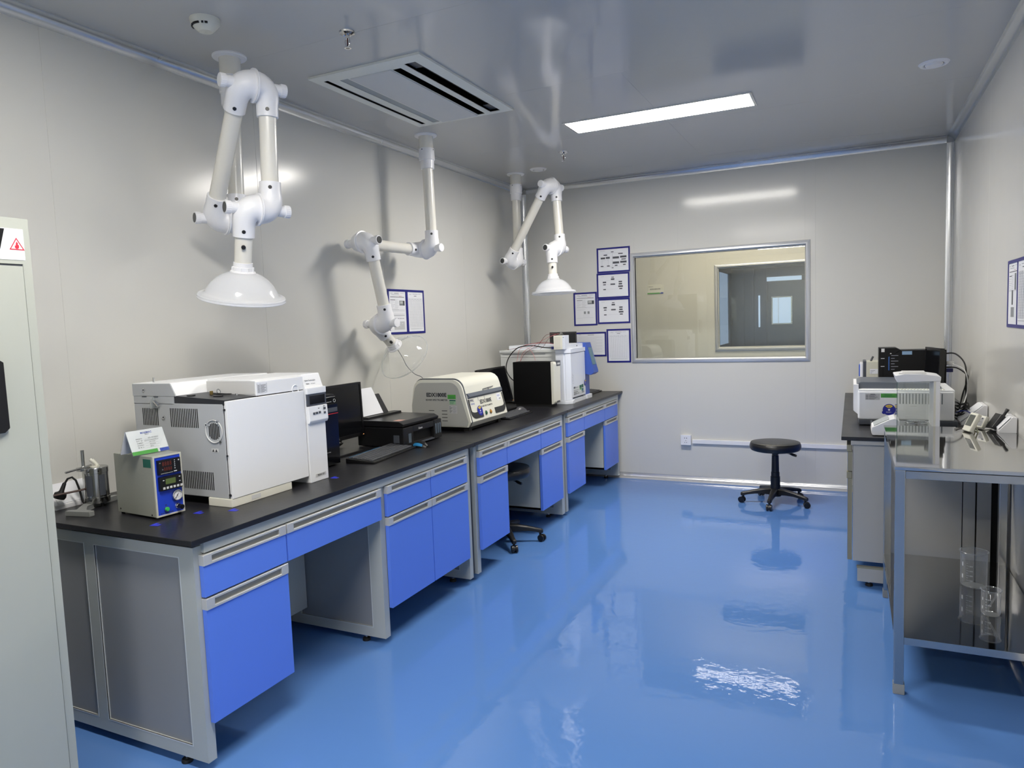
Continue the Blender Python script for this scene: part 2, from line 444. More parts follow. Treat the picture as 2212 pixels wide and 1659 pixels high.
for i, (a, b, c, d) in enumerate(slots):
    m = MB(dgrey if i in (0, 3) else lgrey)
    if i == 1: m.box((a, c, H-.0085), (b, d, H-.004), M('louvre_grey', (150, 158, 162), .4))
    elif i == 0: m.box((a+.012, c+.14, H-.006), (b+.01, d-.14, H-.001)); m.box((a, c, H+.004), (b, c+.13, H+.008), dgrey); m.box((a, d-.13, H+.004), (b, d, H+.008), dgrey)
    elif i == 3: m.box((a+.02, c+.13, H+.016), (b, d-.1, H+.02), black); m.box((a, c, H+.004), (b, c+.12, H+.008), dgrey); m.box((a, d-.1, H+.004), (b, d, H+.008), dgrey)
    else:
        for k in range(60): m.box((a, c+k*(d-c)/60, H+.02), (b, c+k*(d-c)/60+.003, H+.05), black)
    m.build('louvre', t)
t = thing('smoke_detector', 'round cream smoke detector on the ceiling near the first extraction arm', 'smoke detector', (.545, 2.03, H))
c = (.53, 2.03, H)
MB(offw).lathe([(.001, -.052), (.028, -.052), (.036, -.046), (.048, -.034), (.060, -.018), (.062, 0)], c).build('body', t)
m = MB(black)
for a0, a1 in ((200, 232), (240, 248), (256, 292), (304, 310), (318, 330)):
    for k in range(a0, a1, 4):
        a = R(k); T = Matrix.Translation(V(c)) @ Matrix.Rotation(a, 4, 'Z')
        m.box((.050, -.0021, -.034), (.0555, .0021, -.026), T=T)
m.build('vent_slot', t)
def sprinkler(x, y, label):
    t = thing('fire_sprinkler', label, 'sprinkler', (x, y, H), group='ceiling sprinklers')
    MB(chrome).lathe([(.001, -.004), (.018, -.012), (.020, -.014), (.034, -.007), (.036, 0)], (x, y, H)).build('escutcheon', t)
    m = MB(chrome)
    m.cyl((x, y, H), (x, y, H-.03), .012, .010)
    for s in (-1, 1):
        m.tube([(x+s*.010, y, H-.028), (x+s*.013, y, H-.042), (x+s*.009, y, H-.058), (x, y, H-.066)], .0028, n=6)
    m.cyl((x, y, H-.03), (x, y, H-.06), .003, m=M('glass_bulb_red', (80, 40, 40), .1), n=10)
    m.build('frame_arm', t)
    m = MB(chrome)
    m.cyl((x, y, H-.066), (x, y, H-.070), .008)
    for k in range(12):
        a = 2*math.pi*k/12; T = Matrix.Translation((x, y, H-.07)) @ Matrix.Rotation(a, 4, 'Z')
        m.box((.004, -.003, -.001), (.0165, .003, .001), T=T)
    m.build('deflector', t)
sprinkler(.96, 2.44, 'chrome fire sprinkler between the smoke detector and the air conditioner')
sprinkler(.955, 5.132, 'small chrome fire sprinkler near the far end of the LED light')
def speaker(x, y, r, label):
    t = thing('ceiling_speaker', label, 'speaker', (x, y, H), group='round ceiling speakers')
    MB(pwhite).lathe([(.001, -.006), (r*.55, -.006), (r*.60, -.001), (r*.64, -.001), (r*.70, -.010), (r*.9, -.009), (r, 0)], (x, y, H)).build('ring', t)
    MB(pwhite).lathe([(.001, -.016), (r*.5, -.016), (r*.58, -.008), (r*.58, -.003)], (x, y, H)).build('centre_disc', t)
    MB(blackm).lathe([(r*.585, -.0065), (r*.62, -.0065)], (x, y, H)).build('gap_ring', t)
speaker(3.426, 4.40, .077, 'round white ceiling speaker at the right, near the right wall')
speaker(.535, 5.60, .074, 'round white ceiling speaker close to the farthest extraction arm')
# ------------------------------------------------------------------ articulated extraction arms
def elbow(t, c, pd, jd, screw=True, disc=False, d_ring=.060):
    c = V(c); pd = V(pd).normalized(); jd = V(jd).normalized()
    P0, P2 = c+pd*.075, c+jd*d_ring
    cs = [(c+pd*.125, -pd, .044), (c+pd*.1245, -pd, .0465), (P0, -pd, .047)]
    for k in range(1, 10):
        u = k/9; p = P0*(1-u)**2 + (c - jd*.006 - pd*.004)*2*u*(1-u) + P2*u*u
        dv = (c-P0)*2*(1-u) + (P2-c)*2*u
        cs.append((p, dv, .047+(.0645-.047)*u**.8))
    cs += [(P2-jd*.003, jd, .0650), (P2-jd*.0015, jd, .0695), (P2+jd*.0015, jd, .0725), (P2+jd*.0035, jd, .0722), (P2+jd*.0045, jd, .069)]
    e = MB(pwhite).rings(cs, n=36).build('elbow', t)
    # rib of moulding on the outside of the bend and the tightening knob opposite the joint
    m = MB(pwhite)
    k0 = c-jd*.030
    m.cyl(k0, c-jd*.060, .0245)
    m.cyl(c-jd*.060, c-jd*.086, .0280, bev=.002, n=32)
    x, y, _ = frame_from(jd)
    for i in range(20):
        a = 2*math.pi*i/20; q = x*math.cos(a)+y*math.sin(a)
        m.cyl(c-jd*.064+q*.0276, c-jd*.084+q*.0276, .0014, n=6)
    k = m.build('knob', t)
    if disc:
        MB(M('dark_badge', (52, 54, 56), .3)).cyl(c-jd*.0858, c-jd*.0872, .0225).build('knob_badge', k)
    else:
        MB(pwhite).cyl(c-jd*.0858, c-jd*.0866, .0185).build('knob_badge', k)
    if screw:
        vw = (CAMLOC-c); vw = (vw - pd*vw.dot(pd)).normalized()
        s = c+pd*.098
        MB(black).cyl(s+vw*.045, s+vw*.0495, .0088, .0075, n=14).build('screw', t)
def arm(label, F0, A1, A2, B2, B3, C3, C4, Hd, hood, badge=(1, 1, 1), cable=False):
    F0, A1, A2, B2, B3, C3, C4, Hd = (V(p) for p in (F0, A1, A2, B2, B3, C3, C4, Hd))
    t = thing('extraction_arm', label, 'extraction arm', F0, group='jointed fume extraction arms')
    up = (F0-A1).normalized()
    MB(pwhite).lathe([(.05, .0), (.08, .0), (.08, -.006), (.077, -.010), (.05, -.012)], F0).build('ceiling_flange', t)
    MB(cream).cyl(F0, F0-up*.105, .050, n=32).build('riser', t)
    m = MB(pwhite); m.rings([(F0-up*.095, -up, .050), (F0-up*.097, -up, .0545), (F0-up*.175, -up, .0545), (F0-up*.177, -up, .051), (F0-up*.178, -up, .049), (F0-up*.235, -up, .047), (F0-up*.236, -up, .038)], n=32)
    cp = m.build('coupling', t)
    vw = (CAMLOC-F0); vw.z = 0; vw.normalize(); m = MB(black)
    for a in (-35, 60):
        q = Matrix.Rotation(R(a), 3, 'Z') @ vw
        m.cyl(F0-up*.107+q*.0535, F0-up*.107+q*.0555, .004, n=10)
    m.build('screw', cp)
    MB(cream).cyl(F0-up*.225, A1+up*.1, .0375, n=32).build('pipe', t)
    jA = (A2-A1).normalized(); jB = (B3-B2).normalized(); jC = (C4-C3).normalized()
    p2 = (B2-A2).normalized(); p3 = (C3-B3).normalized(); p4 = (Hd-C4).normalized()
    elbow(t, A1, up, jA); elbow(t, A2, p2, -jA, disc=badge[0])
    MB(cream).cyl(A2+p2*.1, B2-p2*.1, .0375, n=32).build('pipe', t)
    elbow(t, B2, -p2, jB, disc=False); elbow(t, B3, p3, -jB, disc=badge[1])
    MB(cream).cyl(B3+p3*.1, C3-p3*.1, .0375, n=32).build('pipe', t)
    elbow(t, C3, -p3, jC); elbow(t, C4, p4, -jC, disc=badge[2])
    L = (Hd-C4).length; nk = L-.125
    dp = MB(cream).cyl(C4+p4*.1, C4+p4*nk, .0375, n=32).build('damper_pipe', t)
    vw = (CAMLOC-C4); vw = (vw-p4*vw.dot(p4)).normalized(); q = C4+p4*(.165)
    MB(black).cyl(q+vw*.037, q+vw*.052, .010, .009, n=16, bev=.001).build('damper_knob', dp)
    base = C4+p4*nk
    m = MB(pwhite); m.lathe([(.037, -.03), (.0415, -.03), (.042, -.012), (.046, -.010), (.046, .006), (.054, .009), (.056, .014), (.037, .016)], base, p4, n=36)
    x, y, _ = frame_from(p4)
    for i in range(10):
        a = 2*math.pi*i/10; q = x*math.cos(a)+y*math.sin(a)
        m.cyl(base-p4*.010+q*.046, base+p4*.007+q*.046, .0028, n=6)
    m.build('collar', t)
    prof = [(.046, .014), (.062, .017), (.085, .026), (.108, .041), (.13, .062), (.148, .088), (.158, .108), (.164, .114), (.176, .117), (.186, .118), (.189, .122), (.189, .132), (.187, .134)]
    MB(hood).lathe(prof, base, p4, n=64).build('hood', t)
    MB(rimc if hood is clearp else hood).torus(base+p4*.133, p4, .187, .0042, n=64).build('hood_rim', t)
    return base, p4
arm('white jointed extraction arm nearest the viewer, with a milky dome hood above the control box',
    (.297, 2.379, H), (.288, 2.369, 2.1), (.241, 2.261, 2.101), (.645, 2.088, 2.618), (.693, 2.196, 2.618), (.663, 2.206, 2.091), (.615, 2.097, 2.092), (.529, 2.133, 1.711), milky, badge=(1, 0, 1))
b2, d2 = arm('middle white extraction arm bent sideways, its clear dome hood tilted behind the printer',
    (.317, 4.110, H), (.333, 4.106, 2.096), (.218, 4.123, 2.095), (.130, 3.506, 2.101), (.247, 3.489, 2.102), (.270, 3.608, 1.577), (.154, 3.625, 1.576), (.193, 3.887, 1.346), clearp, badge=(0, 1, 0))
arm('farthest white extraction arm in the back corner, its milky hood hanging beside the wall notices',
    (.284, 5.664, H), (.279, 5.661, 2.099), (.244, 5.541, 2.101), (.682, 5.421, 2.705), (.717, 5.541, 2.703), (.751, 5.524, 2.17), (.716, 5.404, 2.171), (.728, 5.396, 1.797), milky, badge=(1, 0, 1))
# ------------------------------------------------------------------ left bench
def level_foot(m, x, y, top=.03):
    m.cyl((x, y, 0), (x, y, .014), .021, .019, m=rubber, n=18, bev=.003); m.cyl((x, y, .012), (x, y, top), .006, m=chrome, n=10)
def end_panel(name, parent, y0, y1, x0=.03, x1=.978, z0=.034, z1=.815, face=-1):
    """steel side frame: rails and stiles round two recessed fields"""
    fields = [(x0+.06, .385, .085, .772), (.448, .903, .085, .772)]
    m = MB(grey)
    for r in rects(x0, x1, z0, z1, fields): m.box((r[0], y0, r[2]), (r[1], y1, r[3]))
    p = m.build(name, parent)
    m = MB(greyin)
    for a, b, c, d in fields: m.box((a-.002, y0+.008, c-.002), (b+.002, y1-.008, d+.002))
    m.build('inset_panel', p)
    m = MB(bead)
    for a, b, c, d in fields:
        for yy in (y0-.0008, y1-.0032):
            for r in rects(a-.004, b+.004, c-.004, d+.004, [(a, b, c, d)]): m.box((r[0], yy, r[2]), (r[1], yy+.004, r[3]))
    m.build('bead', p)
    return p
def frame_unit(label, y0, y1, panels):
    t = thing('bench_frame', label, 'bench frame', (.5, (y0+y1)/2, 0), group='grey steel bench frames')
    for a, b in panels: end_panel('side_frame', t, a, b)
    ya, yb = panels[0][1], panels[-1][0]
    MB(grey).box((.955, ya-.004, .789), (.994, yb+.004, .829), bev=.001).build('apron_rail', t)
    MB(grey).box((.03, ya-.004, .12), (.045, yb+.004, .815)).build('back_panel', t)
    for a, b in panels:
        for x in (.10, .845):
            m = MB(rubber); level_foot(m, x, (a+b)/2, .036); m.build('levelling_foot', t)
    return t
WT = .85
frame_unit('grey steel frame with recessed panels carrying the nearest left worktop', 1.40, 3.36, [(1.40, 1.437), (2.463, 2.503), (3.318, 3.357)])
frame_unit('grey steel frame carrying the middle left worktop', 3.42, 4.88, [(3.418, 3.457), (4.815, 4.872)])
frame_unit('grey steel frame carrying the farthest left worktop by the back wall', 4.93, 6.39, [(4.905, 4.945), (6.29, 6.345)])
HX = 1.0     # front of doors
def handle(parent, y0, y1, z0, z1, xf=HX, s=1):
    """full-width aluminium pull with a recessed slot"""
    e = min(.036, (y1-y0)*.12)
    m = MB(alup if s > 0 else M('beige_edge', (150, 146, 124), .4))
    for r in rects(y0, y1, z0, z1, [(y0+e, y1-e, z0+.009, z1-.008)]): m.box((xf-s*.022, r[0], r[2]), (xf+s*.004, r[1], r[3]), bev=.0008, seg=1)
    h = m.build('handle', parent)
    m = MB(recess); m.box((xf-s*.014, y0+e-.001, z0+.008), (xf-s*.007, y1-e+.001, z1-.007))
    m.build('finger_recess', h)
def drawer(t, y0, y1, z0=.634, z1=.784, xf=HX, s=1, mt=None):
    d = MB(mt or blue).box((xf-s*.02, y0, z0), (xf, y1, z1-.037), bev=.001).build('drawer', t)
    handle(d, y0, y1, z1-.038, z1, xf, s); return d
def door(t, y0, y1, z0=.177, z1=.628, xf=HX, s=1, mt=None):
    d = MB(mt or blue).box((xf-s*.02, y0, z0), (xf, y1, z1-.039), bev=.001).build('door', t)
    handle(d, y0, y1, z1-.040, z1, xf, s); return d
def cabinet(label, cols, y0, y1, xb=.50, group='blue-fronted hanging cabinets of the left bench'):
    t = thing('base_cabinet', label, 'cabinet', ((xb+HX)/2, (y0+y1)/2, .18), group=group)
    m = MB(grey)
    m.box((xb, y0, .180), (.976, y0+.016, .785)); m.box((xb, y1-.016, .180), (.976, y1, .785))
    m.box((xb, y0, .180), (.976, y1, .196)); m.box((xb, y0, .18), (xb+.01, y1, .785)); m.box((xb, y0, .77), (.976, y1, .785)); m.box((.9, y0, .63), (.976, y1, .64))
    m.build('carcass', t)
    for a, b in cols: drawer(t, a, b); door(t, a, b)
    return t
def knee(label, y0, y1):
    t = thing('hanging_drawer_unit', label, 'drawer', (.75, (y0+y1)/2, .634), group='wide blue drawers over the knee spaces')
    m = MB(grey); m.box((.52, y0+.005, .64), (.976, y0+.017, .78)); m.box((.52, y1-.017, .64), (.976, y1-.005, .78)); m.box((.52, y0+.005, .64), (.976, y1-.005, .648)); m.box((.52, y0+.005, .64), (.53, y1-.005, .78))
    m.build('drawer_box', t); drawer(t, y0, y1)
    MB(grey).box((.48, y0-.002, .125), (.492, y1+.01, .785)).build('modesty_panel', t)
cabinet('blue drawer over a blue door at the near end of the left bench', [(1.420, 1.819)], 1.438, 1.819)
knee('wide blue drawer above the first knee space, beside the nearest cabinet', 1.826, 2.452)
cabinet('double cabinet with two blue drawers over two blue doors', [(2.503, 2.893), (2.899, 3.292)], 2.505, 3.292)
cabinet('blue cabinet just left of the space with the tucked-in stool', [(3.447, 3.826)], 3.459, 3.826)
knee('wide blue drawer above the tucked-in stool', 3.832, 4.384)
cabinet('blue cabinet just right of the space with the tucked-in stool', [(4.390, 4.795)], 4.390, 4.795)
cabinet('blue cabinet at the start of the farthest bench section', [(4.930, 5.310)], 4.947, 5.310)
knee('wide blue drawer above the knee space nearest the back wall', 5.318, 5.858)
cabinet('blue cabinet at the far end of the left bench against the back wall', [(5.864, 6.248)], 5.864, 6.248)
def worktop(label, x0, x1, y0, y1, grp):
    tag(MB(blackw).box((x0, y0, WT-.021), (x1, y1, WT), bev=.0025).build('worktop'), label, 'worktop', grp)
g = 'black worktops on the left bench'
worktop('black matt worktop of the nearest bench section under the white gas chromatograph', .0, 1.008, 1.372, 3.382, g)
worktop('black matt worktop under the white spectrometer and the tucked-in stool', .0, 1.008, 3.384, 4.911, g)
worktop('black matt worktop of the farthest left bench section, touching the back wall', .0, 1.008, 4.913, 6.40, g)
kind(MB(dgrey).box((.90, 3.360, .04), (.955, 3.415, .826)).build('trim_10'))
kind(MB(dgrey).box((.90, 4.875, .04), (.955, 4.902, .826)).build('trim_11'))
# blue position marks on the worktop
def tape(x, y, a, label):
    m = MB(M('blue_tape', (40, 50, 190), .5)); T = Matrix.Translation((x, y, WT)) @ Matrix.Rotation(a, 4, 'Z')
    m.box((-.018, -.010, .0001), (.018, .010, .0008), T=T); m.box((-.018, .006, .0002), (-.004, .026, .0009), T=T)
    tag(m.build('tape_mark'), label, 'tape', 'blue tape marks on the worktop')
tape(.70, 1.475, .2, 'blue tape mark on the worktop in front of the control box')
tape(.715, 1.655, .1, 'blue tape mark between the control box and the gas chromatograph')
tape(.822, 1.73, .2, 'blue tape mark at the near corner of the gas chromatograph')
tape(.823, 2.34, .15, 'blue tape mark beside the gas chromatograph tower')
# ------------------------------------------------------------------ left foreground cabinet
cx0, cx1, cy0, cy1, ch = .22, .70, .20, 1.118, 1.925
t = thing('safety_cabinet', 'tall pale green-grey steel storage cabinet at the left edge with a flame warning sheet', 'storage cabinet', (.46, .66, 0))
m = MB(cabm); m.box((cx0, cy0, .05), (cx1-.004, cy1, ch), bev=.002)
m.box((cx1-.0045, cy0, .075), (cx1, cy0+.03, ch-.14)); m.box((cx1-.0045, cy1-.026, .075), (cx1, cy1, ch-.14))
m.box((cx1-.0055, cy0+.03, .078), (cx1-.0035, cy1-.026, ch-.141), dgrey)  # dark sheet behind the doors, paints the shade in the door gaps
m.box((cx1-.0045, cy0, ch-.14), (cx1, cy1, ch)); m.box((cx1-.0045, cy0, .05), (cx1, cy1, .075))
m.build('body', t)
for a, b in ((cy0+.032, (cy0+cy1)/2-.002), ((cy0+cy1)/2+.002, cy1-.029)):
    d = MB(cabm).box((cx1-.002, a, .081), (cx1+.004, b, ch-.147), bev=.001).build('door', t)
MB(black).prism([(.80, 1.28), (.80, 1.485), (.985, 1.495), (.999, 1.485), (1.000, 1.285), (.985, 1.272), (.81, 1.27)], 'x', cx1+.006, cx1+.018, bev=.002).build('latch_plate', t)
m = MB(blackm)
for x in (cx0+.04, cx1-.04):
    for y in (cy0+.05, cy1-.05): m.cyl((x, y, 0), (x, y, .055), .02, n=14)
m.build('base_feet', t)
sh = MB(paper).box((cx1+.0002, .55, ch-.128), (cx1+.0012, 1.100, ch-.033)).build('warning_sheet', t)
m = MB(ink); q = cx1+.0013; zt, zb = ch-.033, ch-.128
for y, zt in ((1.024, ch-.033), (.970, ch-.072)): m.poly([[V((q, y-.020, zb)), V((q, y-.003, zb)), V((q, y+.022, zt-.002)), V((q, y+.005, zt-.002))], [V((q+.0004, y-.020, zb)), V((q+.0004, y-.003, zb)), V((q+.0004, y+.022, zt-.002)), V((q+.0004, y+.005, zt-.002))]], black)
m.text('US', (q, .985, ch-.056), Y, Z, height=.016, m=ink)
m.build('warning_print', sh)
m = MB(M('warning_red', (200, 40, 60), .5)); cy, cz = 1.078, 1.842
def tri(r): return [(cy-r*.95, cz-r*.62), (cy+r*.95, cz-r*.62), (cy, cz+r*.98)]
a3, b3 = tri(.0235), tri(.0185)
vv = [[V((q, p[0], p[1])) for p in a3], [V((q+.0006, p[0], p[1])) for p in a3], [V((q+.0006, p[0], p[1])) for p in b3], [V((q, p[0], p[1])) for p in b3]]
m.poly(vv, cap=False)
fl = [(0, .0125), (.0045, .006), (.003, .003), (.0065, .001), (.0062, -.006), (.003, -.0095), (-.003, -.0095), (-.0062, -.006), (-.0052, .0005), (-.0028, -.001), (-.002, .006)]
m.prism([(cy+a, cz-.001+b) for a, b in fl], 'x', q, q+.0005)
m.build('flame_symbol', sh)
# ------------------------------------------------------------------ items at the near end of the left bench
# white sloped sheet holder against the wall
t = thing('sloped_sheet_holder', 'white sloped stand holding a paper sheet, at the wall behind the black plug', 'sign holder', (.04, 1.6, WT))
MB(pwhite).prism([(.004, WT), (.085, WT), (.085, WT+.018), (.010, WT+.095), (.004, WT+.095)], 'y', 1.49, 1.665, bev=.001).build('base', t)
MB(paper).poly([[V((.083, 1.505, WT+.0215)), V((.083, 1.655, WT+.0215)), V((.012, 1.655, WT+.0945)), V((.012, 1.505, WT+.0945))], [V((.084, 1.505, WT+.023)), V((.084, 1.655, WT+.023)), V((.013, 1.655, WT+.096)), V((.013, 1.505, WT+.096))]]).build('sheet', t)
# retort stand with small tube furnace
t = thing('retort_stand', 'grey laboratory stand with a cross clamp and a rod', 'stand', (.22, 1.52, WT))
m = MB(steelsat)
bs = [(.330, 1.470), (.214, 1.448), (.210, 1.464), (.240, 1.480), (.200, 1.520), (.150, 1.570), (.135, 1.62), (.14, 1.71), (.165, 1.71), (.175, 1.64), (.195, 1.590), (.225, 1.530), (.275, 1.492), (.326, 1.494)]
m.prism([(a, b) for a, b in bs], 'z', WT, WT+.020, m=M('grey_cast_base', (132, 134, 132), .45), bev=.002)
m.build('base', t)
MB(steelsat).cyl((.160, 1.572, WT+.01), (.160, 1.572, WT+.24), .0068, n=18).build('rod', t)
m = MB(steelsat); m.box((.148, 1.548, WT+.155), (.176, 1.590, WT+.170), bev=.001); m.tube([(.170, 1.49, WT+.163), (.168, 1.60, WT+.172)], .0045)
m.build('clamp', t)
t = thing('tube_furnace', 'small steel cylinder furnace with two dark windows beside the control box', 'furnace', (.20, 1.63, WT+.02))
c = V((.182, 1.606, 0))
prof = [(.001, WT+.018), (.047, WT+.018), (.048, WT+.022), (.048, WT+.042), (.046, WT+.043), (.046, WT+.142), (.048, WT+.143), (.048, WT+.163), (.046, WT+.166), (.001, WT+.166)]
MB(steelsat).lathe(prof, c, n=40).build('barrel', t)
def arcplate(m, a0, a1, r, z0, z1, n=8):
    r0 = []; r1 = []
    for k in range(n+1):
        a = R(a0+(a1-a0)*k/n); r0.append(c+V((math.cos(a)*r, math.sin(a)*r, z0))); r1.append(c+V((math.cos(a)*r, math.sin(a)*r, z1)))
    m.poly([r0, r1], cap=False, closed=False)
m = MB(dgrey); arcplate(m, -85, -50, .0467, WT+.050, WT+.136); arcplate(m, -20, 10, .0467, WT+.05, WT+.136); m.build('window_plate', t)
for a in (-62, -20):
    for z in (WT+.032, WT+.153):
        q = V((math.cos(R(a)), math.sin(R(a)), 0)); MB(black).cyl(c+q*.0475+Z*z, c+q*.050+Z*z, .003, n=10).build('screw', t)
for k in range(3):
    m = MB(rubber); a = 2*math.pi*k/3; m.cyl(c+V((math.cos(a)*.03, math.sin(a)*.03, WT+.001)), c+V((math.cos(a)*.03, math.sin(a)*.03, WT+.02)), .006, n=10); m.build('foot', t)
m = MB(offw); m.cyl(c+V((0, 0, WT+.166)), c+V((0, 0, WT+.169)), .018); m.cyl(c+V((.0, .012, WT+.169)), c+V((-.012, .0, WT+.196)), .006)
m.tube([c+V((.0, .012, WT+.169)), c+V((-.004, .004, WT+.183)), c+V((-.016, -.008, WT+.197))], .0065); m.build('ceramic_plug', t)
MB(M('brown_rod', (70, 52, 46), .5)).tube([(.11, 1.36, WT+.072), (.165, 1.545, WT+.078), (.175, 1.59, WT+.082)], .0042, n=8).build('thermocouple_rod', t)
t = thing('power_plug', 'black mains plug hanging on its curled cable in front of the sloped sheet holder', 'plug', (.13, 1.50, WT+.05))
m = MB(rubber); m.lathe([(.001, -.034), (.020, -.033), (.0235, -.024), (.022, -.012), (.012, -.006), (.009, .0), (.007, .03), (.005, .034)], (.125, 1.497, WT+.085), (.22, .30, .93), n=20); m.build('plug_body', t)
MB(rubber).tube([(.1325, 1.507, WT+.114), (.138, 1.517, WT+.131), (.146, 1.53, WT+.135), (.152, 1.541, WT+.12), (.156, 1.55, WT+.08), (.162, 1.555, WT+.03), (.175, 1.565, WT+.006), (.2, 1.58, WT+.004)], .0042, n=10).build('cable', t)
# blue-faced control box
rz = -.085
cb = thing('control_box', 'grey steel control box with a bright blue front, displays and pressure gauge', 'control box', (.644, 1.527, WT), rz)
sh_ = M('hammered_grey_enamel', (150, 152, 142), .4, bump=.03, bscale=120)
L_ = True
m = MB(sh_); m.box((-.255, 0, .008), (-.003, .118, .243), bev=.002); m.build('housing', cb, local=L_)
m = MB(M('pale_trim_frame', (196, 196, 184), .4))
for r in rects(0, .118, .008, .243, [(.006, .112, .014, .237)]): m.box((-.006, r[0], r[2]), (.001, r[1], r[3]))
m.build('front_frame', cb, local=L_)
fp = MB(M('blue_front_panel', (34, 68, 196), .35)).box((-.004, .005, .013), (-.001, .113, .238)).build('front_panel', cb, local=L_)
m = MB(rubber)
for x in (-.24, -.02):
    for y in (.012, .106): m.cyl((x, y, 0), (x, y, .009), .007, n=12)
m.build('feet', cb, local=L_)
r = MB(black).box((-.002, .014, .170), (.012, .106, .226), bev=.001).build('temperature_display', cb, local=L_)
MB(M('display_smoke', (34, 30, 34), .15)).box((.0118, .026, .180), (.0124, .070, .223)).build('screen', r, local=L_)
m = MB()
seg = M('seven_segment_red', (112, 44, 28), .4)
for row, (zz, hh, nx, x0_) in enumerate(((.203, .016, 4, .029), (.184, .013, 4, .035))):
    for k in range(4):
        ww = .0072 if row == 0 else .006; xx = x0_ + k*(.0102 if row == 0 else .0088)
        m.text('8', (.0125, xx, zz), Y, Z, width=ww, height=hh, m=seg)
m.text('PV', (.0125, .0175, .214), Y, Z, height=.0035, m=paper).text('SV', (.0125, .0275, .188), Y, Z, height=.003, m=paper)
for k, z_ in enumerate((.217, .209, .201, .194, .186)): m.box((.0122, .079, z_), (.0125, .0825, z_+.003), paper)
m.text('Nissan', (.0125, .075, .1745), Y, Z, height=.004, m=paper) if 0 else m.box((.0122, .0755, .1745), (.0125, .088, .178), paper)
for k in range(12): m.box((.0122, .022+k*.0042, .1735), (.0125, .0245+k*.0042, .175), paper)
m.cyl((.012, .098, .217), (.0126, .098, .217), .0028, m=lgrey, n=14)
m.build('digits_and_marks', r, local=L_)
r = MB(black).box((-.002, .015, .108), (.012, .108, .160), bev=.001).build('flow_display', cb, local=L_)
MB(M('lcd_green', (92, 108, 62), .25)).box((.0118, .038, .131), (.0124, .080, .152)).build('lcd', r, local=L_)
for k in range(6):
    y_ = .0255+k*.0145
    b = MB(lgrey).box((.0118, y_, .1125), (.0132, y_+.0095, .1215), bev=.0008).build('key', r, local=L_)
m = MB(paper)
for y_, z_ in ((.027, .146), (.094, .150), (.094, .133)): m.box((.0121, y_, z_), (.0125, y_+.006, z_+.003))
m.build('marks', r, local=L_)
g_ = MB(chrome).lathe([(.021, 0), (.0215, .004), (.021, .010), (.0185, .011), (.018, .006)], (-.001, .086, .079), X, n=32).build('pressure_gauge', cb, local=L_)
MB(paper).cyl((.0, .086, .079), (.006, .086, .079), .0182).build('dial', g_, local=L_)
m = MB(black)
for k in range(11):
    a = R(225-27*k); u = V((0, math.cos(a), math.sin(a))); p = V((.0062, .086, .079)); m.tube([p+u*.012, p+u*.0155], .0004, n=4)
m.tube([(.0068, .0765, .067), (.0068, .091, .086)], .0008, n=5); m.cyl((.006, .086, .079), (.0085, .086, .079), .0018, n=10); m.box((.006, .080, .0685), (.0064, .082, .0705)); m.box((.006, .087, .069), (.0064, .089, .071))
m.build('needle', g_, local=L_)
b = MB(chrome).cyl((-.001, .040, .034), (.005, .040, .034), .0095).build('button_ring', cb, local=L_)
MB(M('green_button', (66, 190, 92), .3)).cyl((.004, .040, .034), (.011, .040, .034), .0075, bev=.001).build('push_button', b, local=L_)
b = MB(chrome).lathe([(.0115, 0), (.010, .006), (.007, .010)], (-.001, .088, .036), X, n=24).build('valve_collar', cb, local=L_)
MB(black).cyl((.008, .088, .036), (.030, .088, .034), .0082, .0095, bev=.0015).build('valve_knob', b, local=L_)
m = MB(ink)
for k in range(7): m.box((-.001, .018+k*.0075, .0175), (-.0006, .0235+k*.0075, .0205))
m.box((-.001, .076, .056), (-.0006, .092, .0575)); m.box((-.001, .036, .048), (-.0006, .044, .0505)); m.build('panel_print', fp, local=L_)
MB(greend).box((-.062, -.0006, .200), (-.014, .0, .232)).build('side_sticker', cb, local=L_)
m = MB(black)
for x, z in ((-.235, .022), (-.03, .016)): m.cyl((x, -.001, z), (x, .001, z), .0035, n=12)
m.build('side_screws', cb, local=L_)
# acrylic tent card on the control box
rt = -.085
tc = thing('tent_card', 'white tent-shaped name card with a green and blue stripe on the control box', 'sign', (.530, 1.585, WT+.243), rt)
ac = G('acrylic', (254, 255, 254), .02, .02, edge=.04)
hw, hh, dp_ = .078, .094, .040
def sl(s, a0, a1, b0, b1, off, mat, m):
    """patch on the sloping sheet on side s (x): a along y, b up the slope 0..1"""
    def pt(a, b, o): return V((s*(dp_*(1-b)+.0015) + s*o*.92, a, hh*b + o*.38))
    m.poly([[pt(a0, b0, off), pt(a1, b0, off), pt(a1, b1, off), pt(a0, b1, off)], [pt(a0, b0, off+.0008), pt(a1, b0, off+.0008), pt(a1, b1, off+.0008), pt(a0, b1, off+.0008)]], mat)
m = MB(ac)
for s in (-1, 1): sl(s, -hw, hw, 0, 1, .0016, ac, m)
m.build('acrylic_stand', tc, local=True)
m = MB(paper)
for s in (-1, 1): sl(s, -hw+.003, hw-.003, .035, .985, 0, paper, m)
cd = m.build('card', tc, local=True)
m = MB(green); sl(1, -hw+.003, .028, .035, .175, .0009, green, m); m.build('green_stripe', cd, local=True)
m = MB(inkb); sl(1, .037, hw-.003, .035, .165, .0009, inkb, m); m.build('blue_stripe', cd, local=True)
upv = V((-dp_, 0, hh)).normalized()
def tp(y, b): return V((dp_*(1-b)+.0015+.0010, y, hh*b+.0004))
m = MB()
m.text('MAXMAC', tp(-.020, .83), Y, upv, width=.046, m=inkb, bold=.02)
m.text('创智检测', tp(-.004, .775), Y, upv, width=.016, m=ink)
